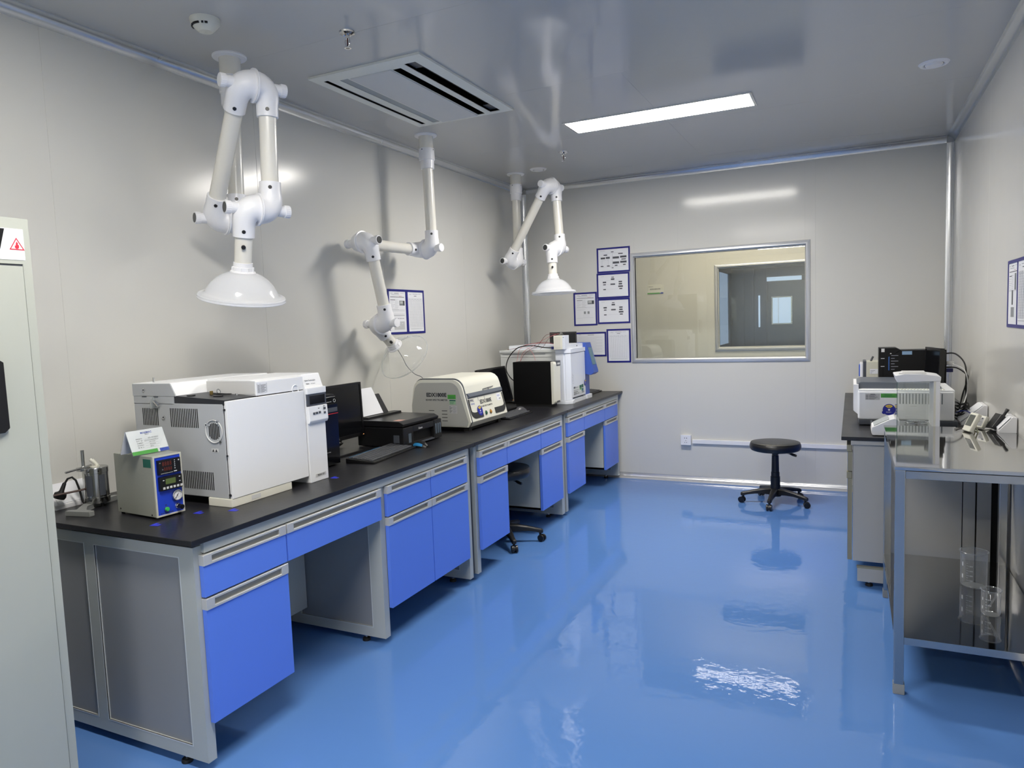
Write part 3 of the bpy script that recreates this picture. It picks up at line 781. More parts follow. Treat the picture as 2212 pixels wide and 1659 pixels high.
for k, (s1, s2) in enumerate((('规格型号：', 'SZX-407H600X'), ('生产厂家：', '北京科创中海仪器科技有限公司'), ('仪器编号：', 'S-JD-170004'), ('安装地点：', '物化分析室'), ('管 理 人：', '高志义'))):
    b_ = .62-.085*k
    m.text(s1, tp(-.046, b_), Y, upv, height=.0048, width=.027, m=ink)
    if k == 1: m.text(s2, tp(-.014, b_), Y, upv, width=.058, m=ink)
    else: m.text(s2, tp(.004, b_), Y, upv, height=.0046, m=ink)
    p = tp(-.014, b_-.016); m.box(p-V((0, 0, .0002)), p+V((.0002, .056, .0002)), inkl)
m.build('card_print', cd, local=True)
# ------------------------------------------------------------------ gas chromatograph
gx0, gx1, gy0, gy1 = .245, .779, 1.762, 2.212
t = thing('gas_chromatograph', 'large white gas chromatograph with a black top hatch and vented grey side', 'laboratory instrument', (.51, 2.03, WT))
MB(offw).box((.655, gy0-.004, WT), (.786, 2.098, WT+.034), bev=.003).build('plinth', t)
MB(offw).box((.26, gy0+.01, WT), (.30, gy0+.06, WT+.034)).build('foot', t)
MB(offw).box((.26, 2.1, WT), (.5, 2.3, WT+.034)).build('foot', t)
MB(lgrey).box((.7862, 1.862, WT+.010), (.787, 1.912, WT+.026)).build('plinth_label', t)
MB(sgrey).box((gx0, gy0, WT+.034), (.768, gy1, 1.268), bev=.003).build('side_housing', t)
MB(white).box((.772, gy0+.002, WT+.034), (.788, gy1-.004, 1.279), bev=.003).build('oven_door', t)
m = MB(black); m.cyl((.770, gy0+.006, 1.245), (.778, gy0-.002, 1.245), .005, n=10); m.cyl((.770, gy0+.004, 1.06), (.778, gy0-.003, 1.06), .004, n=10); m.cyl((.770, gy0+.004, .90), (.780, gy0-.003, .90), .005, n=10); m.box((.768, gy0+.004, WT+.036), (.772, gy1-.006, 1.272)); m.build('hinge', t)
# raised rear cover with sloping facet
m = MB(sgrey)
m.prism([(gx0-.002, 1.297), (gx0-.002, 1.347), (.475, 1.349), (.505, 1.297)], 'y', gy0-.001, gy0+.004)
m.build('rear_cover_side', t)
m = MB(white); m.prism([(gx0-.002, 1.272), (gx0-.002, 1.350), (.472, 1.352), (.508, 1.272)], 'y', gy0+.002, gy1+.10, bev=.003); m.build('rear_cover', t)
MB(sgrey).box((gx0, gy0, 1.262), (.492, gy0+.05, 1.2955), bev=.001).build('rear_shoulder', t)
m = MB(dgrey)
for a in (.30, .37): m.box((a, gy0-.0015, 1.292), (a+.028, gy0+.002, 1.2955))
m.build('catch', t)
ht = MB(M('hatch_black', (38, 40, 46), .4)).prism([(.492, 1.262), (.777, 1.262), (.777, 1.284), (.50, 1.298), (.492, 1.298)], 'y', gy0+.001, 1.935, bev=.002).build('injector_hatch', t)
m = MB(chrome); m.cyl((.60, 1.86, 1.294), (.60, 1.86, 1.310), .007, m=M('brass', (150, 130, 80), .3, metal=.9), n=12); m.torus((.615, 1.885, 1.306), (1, 0, .3), .009, .002, m=chrome, n=18); m.cyl((.66, 1.84, 1.289), (.66, 1.84, 1.294), .02, m=black); m.cyl((.55, 1.80, 1.296), (.55, 1.80, 1.299), .017, m=black)
m.box((.56, 1.885, 1.293), (.68, 1.893, 1.297), black); m.cyl((.70, 1.90, 1.286), (.70, 1.90, 1.296), .006, m=chrome, n=12); m.build('injector_fittings', ht)
m = MB(white); m.prism([(.50, 1.283), (.782, 1.283), (.782, 1.342), (.745, 1.350), (.50, 1.352)], 'y', 1.930, gy1, bev=.003); ld = m.build('top_lid', t)
MB(lgrey).box((.496, 1.9285, 1.290), (.776, 1.9305, 1.345)).build('lid_side', ld)
m = MB(white); m.torus((.7835, 2.158, 1.288), X, .019, .002, n=36, k=6); m.build('finger_grip', ld)
s_ = MB(paper).box((.7818, 1.934, 1.291), (.7826, 1.992, 1.338)).build('asset_label', ld)
m = MB(ink)
for k in range(7): m.box((.7826, 1.937, 1.295+k*.0055), (.7828, 1.989, 1.2956+k*.0055))
for yv in (1.937, 1.952, 1.989): m.box((.7826, yv, 1.295), (.7828, yv+.0006, 1.334))
for k in range(6): m.box((.7826, 1.939, 1.297+k*.0055), (.7828, 1.949, 1.2985+k*.0055)); m.box((.7826, 1.956, 1.297+k*.0055), (.7828, 1.956+.02+.008*(k % 2), 1.2985+k*.0055))
m.build('label_print', s_)
# vents on the near side
def vents(n, xa, xb, za, zb, nm='vent_grille'):
    m = MB(blackm)
    for k in range(n):
        x_ = xa+(xb-xa)*(k+.5)/n; m.box((x_-.0024, gy0-.0008, za), (x_+.0024, gy0+.002, zb), bev=.0005, seg=1)
    m.build(nm, t)
vents(10, .293, .392, 1.172, 1.245); vents(16, .462, .628, 1.168, 1.247); vents(17, .515, .692, .914, .988)
f_ = MB(sgrey).lathe([(.040, -.001), (.046, -.004), (.048, -.002), (.050, .001)], (.712, gy0, 1.157), -Y, n=40)
f_.torus((.712, gy0-.002, 1.157), Y, .046, .0025, m=lgrey, n=40)
fg = f_.build('fan_guard', t)
m = MB(blackm)
for k in range(7):
    x_ = .686+k*.0087; hz = (.034**2-(x_-.712)**2)**.5
    m.box((x_-.0022, gy0-.0012, 1.157-hz), (x_+.0022, gy0+.002, 1.157+hz))
m.build('fan_slots', fg)
for x, z in ((.315, 1.322), (.425, 1.208), (.735, 1.196), (.672, 1.183), (.745, 1.118)):
    m = MB(chrome); m.cyl((x, gy0-.004, z), (x, gy0+.002, z), .0075, n=16); m.cyl((x, gy0-.0055, z), (x, gy0-.003, z), .004, m=dgrey, n=6); m.build('screw', t)
m = MB(lgrey); m.box((.690, gy0-.0008, 1.072), (.728, gy0, 1.087))
for x in (.694, .711): m.prism([(x, 1.074), (x+.012, 1.074), (x+.006, 1.085)], 'y', gy0-.0012, gy0-.0007, m=ink)
m.build('warning_label', t)
m = MB(G('clear_tube', (235, 238, 238), .25, .05)); m.tube([(.372, gy0-.004, 1.292), (.366, gy0-.010, 1.272), (.365, gy0-.009, 1.245)], .005, n=8); m.tube([(.375, gy0-.004, 1.292), (.388, gy0-.010, 1.275)], .002, n=6); m.build('tube_loop', t)
m = MB(chrome); m.cyl((.385, gy0-.010, 1.278), (.410, gy0-.010, 1.256), .0065, n=14); m.cyl((.33, 1.80, 1.350), (.33, 1.80, 1.372), .004, n=10); m.build('tube_fitting', t)
# control tower of the instrument
m = MB(white)
m.prism([(.50, WT), (.792, WT), (.792, 1.128), (.5, 1.128)], 'y', 2.214, 2.336, bev=.003)
m.prism([(.50, 1.12), (.79, 1.12), (.79, 1.285), (.768, 1.350), (.50, 1.350)], 'y', 2.214, 2.336, bev=.003)
tw = m.build('control_tower', t)
kp = MB(white).prism([(.785, 1.126), (.800, 1.122), (.807, 1.135), (.803, 1.202), (.785, 1.202)], 'y', 2.216, 2.342, bev=.003).build('keypad', t)
MB(white).box((.785, 2.214, 1.258), (.803, 2.340, 1.287), bev=.003).build('brow', t)
dd = MB(dgrey).box((.785, 2.216, 1.203), (.800, 2.340, 1.258), bev=.001).build('display_bezel', t)
MB(blackg).box((.7995, 2.228, 1.211), (.8006, 2.330, 1.250)).build('display', dd)
for yv, z in ((2.240, 1.163), (2.258, 1.164), (2.278, 1.165), (2.312, 1.180), (2.312, 1.160)):
    MB(dgrey).box((.803, yv, z), (.8085, yv+.012, z+.010), bev=.001).build('key', kp)
m = MB(ink); m.box((.8038, 2.276, 1.187), (.8042, 2.286, 1.190)); m.box((.8038, 2.312, 1.194), (.8042, 2.322, 1.197)); m.build('key_print', kp)
n_ = V((-.022, 0, .065)).normalized()
m = MB(); m.text('Agilent Technologies', (.7815, 2.222, 1.316), Y, n_, width=.072, m=ink, bold=.01); m.text('7820A', (.785, 2.228, 1.302), Y, n_, width=.022, m=ink, bold=.02); m.text('GC System', (.785, 2.262, 1.302), Y, n_, width=.027, m=ink); m.build('maker_lettering', tw)
s_ = MB(lgrey).box((.7920, 2.246, WT+.020), (.7928, 2.318, WT+.036)).build('model_badge', tw)
MB().text('7820A GC', (.7929, 2.258, WT+.024), Y, Z, width=.05, m=ink, bold=.02).build('badge_print', s_)
# ------------------------------------------------------------------ computer group
t = thing('computer_tower', 'black desktop computer tower with a thin red line, behind the gas chromatograph tower', 'computer', (.44, 2.56, WT))
MB(blackm).box((.22, 2.502, WT+.008), (.612, 2.620, 1.218), bev=.003).build('case', t)
MB(rubber).box((.24, 2.508, WT), (.60, 2.614, WT+.009)).build('feet', t)
fr = MB(blackg).prism([(.610, WT+.008), (.632, WT+.010), (.634, 1.17), (.622, 1.205), (.610, 1.216)], 'y', 2.502, 2.620, bev=.002).build('front_bezel', t)
MB(dgrey).box((.6325, 2.508, 1.130), (.6345, 2.616, 1.152), bev=.001).build('optical_drive', fr)
MB(red).box((.632, 2.503, 1.119), (.6352, 2.619, 1.1225)).build('red_line', fr)
m = MB(lgrey)
for k in range(6): m.box((.632, 2.512+k*.011, 1.181), (.6338, 2.517+k*.011, 1.184))
m.torus((.631, 2.600, 1.186), X, .008, .001, n=20); m.box((.6345, 2.525, 1.140), (.6348, 2.537, 1.145)); m.build('ports', fr)
MB().text('Power Train', (.6335, 2.512, .925), Y, Z, width=.036, m=paper).build('case_lettering', fr)
def monitor(label, c, w, h, ry=0, rz=0, stand=.09, group='black desktop monitors', name='DELL', base=True):
    """screen facing local +x, centre of the lower edge at c (world), leaning back by ry"""
    t = thing('computer_monitor', label, 'monitor', (c[0], c[1], WT), rz, group)
    z0 = c[2]-WT
    T = Matrix.Translation((0, 0, z0)) @ Matrix.Rotation(-ry, 4, 'Y')
    m = MB(black)
    for r in rects(-w/2, w/2, 0, h, [(-w/2+.013, w/2-.013, .020, h-.013)]): m.box((-.012, r[0], r[2]), (.012, r[1], r[3]), T=T)
    m.box((-.028, -w/2+.02, .02), (-.010, w/2-.02, h-.02), T=T, bev=.005)
    hs = m.build('housing', t, local=True)
    MB(M('screen_black', (11, 12, 15), .16)).box((.0, -w/2+.012, .019), (.009, w/2-.012, h-.012), T=T).build('screen', t, local=True)
    if name:
        MB().text(name, T @ V((.0122, -.014, .006)), (0, 1, 0), T.to_3x3() @ Z, width=.028, m=lgrey).build('maker_lettering', hs, local=True)
        MB(M('power_light', (230, 150, 90), .4, emit=1.0)).box((.0118, w/2-.012, .006), (.0128, w/2-.007, .009), T=T).build('power_light', hs, local=True)
    if base:
        MB(black).box((-.05, -.03, .012), (-.03, .03, z0+h*.55), bev=.004).build('stand_neck', t, local=True)
        MB(black).box((-.10, -.12, 0), (.095, .12, .012), bev=.004).build('stand_base', t, local=True)
    return t
monitor('black computer monitor between the computer tower and the printer', (.418, 2.855, .922), .48, .315, ry=.03)
def bez(P, n=20):
    P = [V(p) for p in P]; out = []
    for i in range(len(P)-1):
        p0, p1, p2, p3 = P[max(i-1, 0)], P[i], P[i+1], P[min(i+2, len(P)-1)]
        for k in range(n):
            u = k/n; out.append(.5*((2*p1)+(p2-p0)*u+(2*p0-5*p1+4*p2-p3)*u*u+(3*p1-p0-3*p2+p3)*u**3))
    out.append(P[-1]); return out
P = [(.26+.055*math.cos(k*.8)*(1+.25*math.sin(k*1.7)), 2.99+.065*math.sin(k*.8)*(1+.2*math.cos(k*1.1)), .866+.0025*k+.012*math.sin(k*2.3)) for k in range(26)]
tag(MB(rubber).tube(bez(P, 4), .0040, n=6).build('cable_coil'), 'tangle of black cables under the monitor beside the computer tower', 'cables')
def keyboard(label, c, L, Wd, rz, group='black computer keyboards', strip=None, thick=.020):
    """length along local y, keys towards local -x"""
    t = thing('computer_keyboard', label, 'keyboard', (c[0], c[1], WT), rz, group)
    m = MB(black); m.prism([(-Wd/2, .0), (Wd/2, .0), (Wd/2, .010), (-Wd/2, thick)], 'y', -L/2, L/2, bev=.003); m.build('base', t, local=True)
    m = MB(M('key_grey', (74, 76, 80), .5))
    sl_ = (thick-.010)/Wd
    rows = 6; dx = (Wd-.03)/rows
    for r_ in range(rows):
        xx = -Wd/2+.014+dx*r_; n = 20 if r_ < 5 else 8; dy = (L-.03)/20
        yy = -L/2+.015
        widths = [1]*20 if r_ < 5 else [1.3, 1.2, 1.2, 6, 1.2, 1.2, 1.2, 2.7, 1.3, 1.3, 1.4]
        for w_ in widths:
            if yy+w_*dy > L/2-.010: break
            zt = thick-(xx+Wd/2+dx/2)*sl_
            m.box((xx+.0012, yy+.0012, zt-.001), (xx+dx-.0022, yy+w_*dy-.0012, zt+.006), bev=.0012, seg=1); yy += w_*dy
    m.build('keys', t, local=True)
    if strip: MB(strip).box((-Wd/2+.004, -L/2+.03, thick-.001), (-Wd/2+.009, L/2-.13, thick+.001)).build('trim_strip', t, local=True)
    return t
def mouse(label, c, rz, body=black, top=None, group='computer mice'):
    t = thing('computer_mouse', label, 'mouse', (c[0], c[1], WT), rz, group)
    rs = []
    for k in range(9):
        u = k/8; x_ = -.052+.104*u; wd = .031*math.sin(math.pi*(.08+.84*u))**.5; hh = .040*math.sin(math.pi*(.10+.80*u))**.8*(1-.18*(u-.35))
        rs.append([V((x_, wd*math.cos(a), max(0.0, hh*math.sin(a)))) for a in [math.pi*j/10 for j in range(11)]] + [V((x_, -wd*.6, 0)), V((x_, wd*.6, 0))])
    MB(body).poly(rs).build('shell', t, local=True)
    m = MB(rubber); m.cyl((.028, -.003, .026), (.028, .003, .026), .007, n=14); m.build('scroll_wheel', t, local=True)
    if top:
        for s in (-1, 1):
            r2 = [[V((p.x, s*abs(.031*math.sin(math.pi*(.08+.84*u))**.5)*1.02*math.cos(a), .040*math.sin(math.pi*(.10+.80*u))**.8*(1-.18*(u-.35))*math.sin(a)*1.03+.0004)) for a in (R(16), R(30), R(44))] for u, p in [(k/10, V((-.052+.0104*k, 0, 0))) for k in range(1, 9)]]
            MB(top).poly(r2, cap=False, closed=False).build('side_trim', t, local=True)
    return t
skyb = M('cyan_blue_trim', (52, 142, 200), .35)
kb1 = keyboard('black keyboard with a blue edge strip in front of the first monitor and the printer', (.698, 2.895), .468, .170, .105, strip=skyb, thick=.024)
mouse('black mouse with bright blue sides in front of the black printer', (.768, 3.172), -.15, top=skyb)
# printer
t = thing('printer', 'black inkjet printer with visible ink tanks between the monitor and the spectrometer', 'printer', (.54, 3.29, WT))
px0, px1, py0, py1 = .372, .700, 3.102, 3.512
bd = MB(M('printer_black', (20, 20, 22), .38)).prism([(px0, WT+.004), (px1-.02, WT+.004), (px1-.02, WT+.118), (px0, WT+.118)], 'y', py0, py1, bev=.006).build('body', t)
m = MB(M('printer_black', (20, 20, 22), .38))
m.box((px1-.03, py0, WT+.004), (px1, py0+.105, WT+.118), bev=.006); m.box((px1-.03, py1-.085, WT+.004), (px1+.006, py1+.002, WT+.122), bev=.006)
m.box((px1-.03, py0+.10, WT+.082), (px1+.002, py1-.08, WT+.118), bev=.004); m.box((px1-.03, py0+.1, WT+.004), (px1-.004, py1-.08, WT+.022), bev=.002)
m.build('front', t)
MB(blackm).box((px1-.022, py0+.104, WT+.022), (px1-.0185, py1-.084, WT+.083)).build('output_slot', t)
tr_ = MB(dgrey).box((px1-.02, py0+.13, WT+.010), (px1+.015, py1-.10, WT+.016), bev=.001).build('output_tray', t)
ld = MB(M('printer_lid', (26, 26, 28), .3)).prism([(px0+.01, WT+.122), (px1-.005, WT+.122), (px1+.002, WT+.140), (px1-.03, WT+.155), (px0+.01, WT+.158)], 'y', py0-.002, py1-.02, bev=.005).build('scanner_lid', t)
MB(M('orange_label', (216, 120, 96), .5)).box((.60, 3.13, WT+.1562), (.655, 3.20, WT+.1567)).build('lid_sticker', ld) if 0 else MB(M('orange_label', (206, 160, 146), .5)).box((.615, 3.125, WT+.1555), (.662, 3.185, WT+.1562)).build('lid_sticker', ld)
MB(M('printer_black', (20, 20, 22), .38)).box((px0, py0+.03, WT+.118), (px0+.06, py1-.03, WT+.170), bev=.005).build('rear_feed', t)
MB(black).prism([(px0+.012, WT+.165), (px0+.020, WT+.165), (px0-.050, WT+.285), (px0-.058, WT+.285)], 'y', py0+.11, py0+.30, bev=.001).build('paper_support', t)
m = MB(); m.text('Canon', (px1+.0025, 3.255, WT+.091), Y, Z, width=.043, m=paper, bold=.02); m.build('maker_lettering', bd)
tank = M('ink_tank_window', (86, 98, 110), .1)
for y in (py1-.074, py1-.049, py1-.026): MB(tank).box((px1+.005, y, WT+.035), (px1+.0075, y+.014, WT+.098), bev=.001).build('ink_tank_window', t)
MB(tank).box((px1-.001, py0+.050, WT+.024), (px1+.0015, py0+.078, WT+.078), bev=.001).build('ink_tank_window', t)
MB(dgrey).box((px1-.07, py0-.0015, WT+.03), (px1-.03, py0+.001, WT+.075)).build('side_vent', t)
MB(paper).poly([[V((px0+.020, py0+.02, WT+.172)), V((px0+.020, py0+.235, WT+.172)), V((px0-.062, py0+.235, WT+.330)), V((px0-.062, py0+.02, WT+.330))], [V((px0+.024, py0+.02, WT+.173)), V((px0+.024, py0+.235, WT+.173)), V((px0-.058, py0+.235, WT+.331)), V((px0-.058, py0+.02, WT+.331))]]).build('paper_stack')
tag(bpy.data.objects['paper_stack'], 'white paper standing in the rear feed of the black printer', 'paper')
# ------------------------------------------------------------------ X-ray fluorescence spectrometer
t = thing('spectrometer', 'cream and grey bench spectrometer marked EDX1800E with a sloping front', 'laboratory instrument', (.56, 4.0, WT))
ey0, ey1 = 3.737, 4.283
def arc(cx, cz, r, a0, a1, n=8): return [(cx+r*math.cos(R(a0+(a1-a0)*k/n)), cz+r*math.sin(R(a0+(a1-a0)*k/n))) for k in range(n+1)]
outer = [(.335, .878), (.772, .878), (.792, .912)] + arc(.657, 1.120, .080, 8, 88, 8) + [(.45, 1.200)] + arc(.425, 1.130, .070, 90, 175, 6) + [(.335, 1.02)]
side = [(.340, .882), (.765, .882), (.775, .915)] + arc(.640, 1.103, .073, 8, 88, 8) + [(.45, 1.174)] + arc(.425, 1.112, .062, 90, 175, 6) + [(.340, 1.02)]
MB(M('spectrometer_cream', (222, 221, 208), .32)).prism(outer, 'y', ey0+.030, ey1, bev=.004).build('body', t)
MB(dgrey).prism([(a*.994+.003, b*.996+.004) for a, b in outer], 'y', ey0+.020, ey0+.032).build('shadow_gap', t)
MB(M('spectrometer_cream', (222, 221, 208), .32)).prism([(.560+(a-.560)*.992, 1.02+(b-1.02)*.97-.003) for a, b in outer], 'y', ey0+.004, ey0+.022, bev=.003).build('side_rim', t)
sp = MB(M('spectrometer_grey', (176, 176, 170), .42)).prism([(.556+(a-.556)*.985, 1.03+(b-1.03)*.985) for a, b in side], 'y', ey0, ey0+.008, bev=.002).build('side_panel', t)
m = MB(rubber)
for x in (.39, .74):
    for y in (ey0+.05, ey1-.07): m.box((x-.02, y-.02, WT), (x+.02, y+.02, .879))
m.box((.36, ey0+.04, WT+.006), (.75, ey1-.05, WT+.028), m=blackm)
m.build('feet', t)
m = MB(); m.text('EDX1800E', (.462, ey0-.0006, 1.078), X, Z, width=.155, m=ink, bold=.05); m.text('EDXRF SPECTROMETER', (.456, ey0-.0006, 1.052), X, Z, width=.168, m=ink, bold=.02); m.build('side_lettering', sp)
m = MB(blackm)
for x in (.475, .575):
    for z in ((.985,) if x < .5 else (.985, .962, .940, .918)):
        m.box((x, ey0-.001, z), (x+.042, ey0+.003, z+.0038), bev=.001, seg=1)
m.build('vent_slots', sp)
st_ = MB(green).box((.625, ey0-.0016, 1.066), (.686, ey0-.0004, 1.094)).build('green_sticker', sp)
st2 = MB(M('pale_green_sticker', (150, 190, 150), .5)).box((.638, ey0-.0016, 1.030), (.684, ey0-.0004, 1.060)).build('calibration_sticker', sp)
m = MB(greend); m.box((.638, ey0-.0022, 1.052), (.684, ey0-.0015, 1.060)); m.box((.641, ey0-.0022, 1.034), (.668, ey0-.0015, 1.036)); m.box((.641, ey0-.0022, 1.042), (.672, ey0-.0015, 1.044)); m.box((.634, ey0-.0022, 1.078), (.676, ey0-.0015, 1.080)); m.box((.634, ey0-.0022, 1.071), (.68, ey0-.0015, 1.073)); m.build('sticker_print', st2)
rp = MB(M('rating_silver', (188, 188, 188), .35)).box((.632, ey0-.0016, .970), (.693, ey0-.0004, 1.022)).build('rating_plate', sp)
m = MB(ink)
for k in range(7): m.box((.636, ey0-.0022, .975+k*.0065), (.646+.006*(k % 3), ey0-.0015, .9772+k*.0065)); m.box((.662, ey0-.0022, .975+k*.0065), (.680+.004*(k % 3), ey0-.0015, .9772+k*.0065), m=inkl)
m.build('rating_print', rp)
# front: frame of the sloping face, bottom point A to top point B
A_ = V((.792, 0, .912)); B_ = V((.7365, 0, 1.131)); uS = (B_-A_).normalized(); nS = V((uS.z, 0, -uS.x))
LS = (B_-A_).length
def fp_(y, h, off=0): return A_+uS*h+nS*off+V((0, y, 0))
def slab(m, y0, y1, h0, h1, off=.0, th=.003, mat=None, bev=0):
    a = [fp_(y0, h0, off), fp_(y1, h0, off), fp_(y1, h1, off), fp_(y0, h1, off)]
    b = [p+nS*th for p in a]; m.poly([a, b], mat, bev)
m = MB(M('spectrometer_handle_grey', (92, 98, 108), .4))
m.poly([[fp_(ey0+.035, .153, -.002), fp_(ey0+.050, .165, .012), fp_(ey0+.035, .190, .006), fp_(ey0+.03, .19, -.01)], [fp_(ey1-.005, .153, -.002), fp_(ey1-.016, .165, .012), fp_(ey1-.005, .190, .006), fp_(ey1, .19, -.01)]]); m.build('lid_handle', t)
m = MB(dgrey); m.tube([fp_(4.00, .188, .004), fp_(4.00, .200, .006), fp_(4.155, .206, .006)], .0022, n=6); m.tube([fp_(4.08, .188, .004), fp_(4.08, .204, .005)], .002, n=6); m.build('lid_hook', t)
# U-shaped dark trims
def U(y0, y1, yi, side_):
    m = MB(M('trim_charcoal', (46, 47, 48), .35)); s = 1 if side_ > 0 else -1; ye = y0 if s > 0 else y1
    o1 = [(ye, .150)] + [(ye+s*(.055-.055*math.cos(R(a))), .062-.045*math.sin(R(a))+.0) for a in range(0, 91, 15)] + [(yi, .017)]
    i1 = [(ye+s*.010, .150)] + [(ye+s*.010+s*(.045-.045*math.cos(R(a))), .075-.018*math.sin(R(a))) for a in range(0, 91, 15)] + [(yi, .057)]
    if s < 0: pass
    ra = [fp_(p[0], p[1], .001) for p in o1] + [fp_(p[0], p[1], .001) for p in reversed(i1)]
    rb = [p+nS*.003 for p in ra]
    m.poly([ra, rb]); m.build('front_trim', t)
U(ey0+.034, 0, 3.925, 1); U(0, ey1-.012, 4.105, -1)
for y, mt in ((3.968, M('lamp_green', (40, 92, 66), .25)), (4.035, M('lamp_amber', (170, 120, 50), .25))):
    b = MB(chrome).cyl(fp_(y, .038, 0), fp_(y, .038, .004), .0155, n=28).build('lamp_ring', t)
    MB(mt).lathe([(.013, 0), (.012, .004), (.007, .007), (.001, .008)], fp_(y, .038, .003), nS, n=24).build('lamp_lens', b)
m = MB(); m.text('JPSPEC', fp_(ey0+.052, .128, .0006), Y, uS, width=.058, m=M('navy_ink', (28, 34, 90), .5), bold=.01); m.text('天瑞仪器', fp_(ey0+.058, .110, .0006), Y, uS, width=.052, m=inkb)
m.text('EDX1800E', fp_(3.925, .104, .0006), Y, uS, width=.165, m=ink, bold=.03); m.text('EDXRF SPECTROMETER', fp_(3.925, .080, .0006), Y, uS, width=.165, m=ink, bold=.01); m.build('front_lettering', t)
m = MB(M('fold_grey', (150, 150, 146), .4)); slab(m, 3.908, 3.912, .128, .156, .0, .001); slab(m, 4.00, 4.004, .128, .156, .0, .001); m.build('panel_fold', t)
ls = MB(paper); slab(ls, 4.175, 4.235, .100, .150, .0005, .0006); l_ = ls.build('white_label', t)
m = MB(inkb); slab(m, 4.185, 4.225, .134, .137, .001, .0006); slab(m, 4.190, 4.222, .128, .130, .001, .0006); slab(m, 4.205, 4.230, .107, .116, .001, .0006, inkl); m.build('label_print', l_)
def care_badge(parent, p, u, r, n, rad=.030):
    """round blue sticker with a yellow sector and white marks"""
    p = V(p); u = V(u).normalized(); r = V(r).normalized(); n = V(n).normalized()
    b = MB(bluest).cyl(p, p+n*.0012, rad, n=36).build('round_sticker', parent)
    m = MB()
    pts = [p+n*.0013+r*(rad*.25*math.cos(R(a)))+u*(rad*.25*math.sin(R(a))+rad*.1) for a in range(130, 49, -16)]+[p+n*.0013+r*(rad*.85*math.cos(R(a)))+u*(rad*.85*math.sin(R(a))) for a in range(45, 136, 15)]
    m.poly([pts, [q+n*.0006 for q in pts]], yellow)
    m.text('微笑', p+n*.002+u*(rad*.42)-r*(rad*.28), r, u, width=rad*.56, m=bluest)
    m.cyl(p+n*.0013-u*rad*.02, p+n*.0019-u*rad*.02, rad*.17, m=paper, n=18)
    m.box(V((0, 0, 0)), V((0, 0, 0)), paper) if 0 else m.text('安全第一', p+n*.0018-u*(rad*.55)-r*(rad*.45), r, u, width=rad*.9, m=paper)
    m.build('sticker_print', b)
    return b
care_badge(t, fp_(3.892, .062, .0035), uS, Y, nS, .034)
# cable through the clear hood to the spectrometer
tag(MB(dgrey).tube(bez([(.15, 3.85, 1.42), (.15, 3.93, 1.34), (.16, 3.97, 1.27), (.22, 3.97, 1.215), (.29, 3.95, 1.195), (.345, 3.90, 1.17)], 6), .0022, n=6).build('thin_cable'), 'thin dark cable hanging from the clear hood down to the spectrometer', 'cable')
# ------------------------------------------------------------------ second monitor, keyboard and mouse
monitor('black computer monitor half hidden between the spectrometer and the black upright case', (.452, 4.835, .895), .49, .305, ry=.24, rz=0.0)
keyboard('plain black keyboard between the spectrometer and the black upright case', (.715, 4.52), .42, .155, .02)
mouse('dark grey mouse behind the keyboard beside the black upright case', (.655, 4.80), 1.2, body=M('mouse_grey', (70, 70, 74), .35))
# black upright case with white front
t = thing('detector_case', 'upright black case with a white front strip, in front of the large plasma instrument', 'laboratory instrument', (.64, 5.13, WT))
MB(M('case_black', (5, 5, 6), .6, spec=.2)).box((.462, 5.086, WT+.022), (.806, 5.222, 1.222), bev=.003).build('case', t)
MB(offw).prism([(.806, WT+.022), (.826, WT+.026), (.832, WT+.04), (.836, 1.20), (.83, 1.218), (.806, 1.222)], 'y', 5.080, 5.220, bev=.003).build('front_cover', t)
q = MB(dgrey).box((.80, 5.135, 1.183), (.838, 5.222, 1.226), bev=.002).build('corner_cap', t)
MB(lgrey).box((.838, 5.150, 1.195), (.8387, 5.206, 1.210)).build('maker_plate', q)
MB(dgrey).box((.8325, 5.135, WT+.034), (.8335, 5.200, WT+.046)).build('model_plate', t)
MB(rubber).box((.48, 5.09, WT), (.80, 5.21, WT+.023)).build('feet', t)
# ------------------------------------------------------------------ large white plasma instrument with blue console
t = thing('plasma_spectrometer', 'large white instrument with a blue control column at the far end of the left bench', 'laboratory instrument', (.56, 5.55, WT))
icp = M('instrument_white', (222, 226, 234), .36)
side_ = M('instrument_pale_grey', (204, 206, 204), .4)
bd = MB(side_).box((.245, 5.300, WT+.012), (.775, 5.84, 1.292), bev=.003).build('side_housing', t)
MB(side_).box((.240, 5.292, 1.290), (.785, 5.84, 1.312), bev=.003).build('top_cover', t)
MB(icp).box((.300, 5.36, 1.310), (.860, 5.80, 1.349), bev=.004).build('raised_cover', t)
m = MB(dgrey); m.box((.265, 5.297, 1.276), (.67, 5.301, 1.279)); m.box((.25, 5.297, 1.254), (.75, 5.301, 1.2553), lgrey); m.build('cover_groove', bd)
# faceted front: pillar and door
m = MB(icp); m.prism([(.770, 5.280), (.842, 5.278), (.848, 5.292), (.848, 5.36), (.77, 5.40)], 'z', WT+.03, 1.310, bev=.003); m.build('corner_pillar', t)
m = MB(icp); m.prism([(.80, 5.30), (.856, 5.290), (.893, 5.318), (.893, 5.345), (.880, 5.36), (.80, 5.40)], 'z', WT+.032, 1.276, bev=.003); m.build('front_facet', t)
m = MB(icp); m.box((.80, 5.34, WT+.045), (.880, 5.705, 1.276), bev=.004); dr = m.build('front_door', t)
m = MB(icp); m.prism([(.772, 5.276), (.85, 5.276), (.896, 5.316), (.896, 5.36), (.884, 5.362), (.884, 5.712), (.772, 5.712)], 'z', 1.279, 1.313, bev=.003); m.build('top_band', t)
m = MB(icp); m.prism([(.772, 5.272), (.852, 5.272), (.905, 5.312), (.905, 5.362), (.886, 5.375), (.886, 5.69), (.772, 5.69)], 'z', WT, WT+.030, bev=.003); m.build('plinth', t)
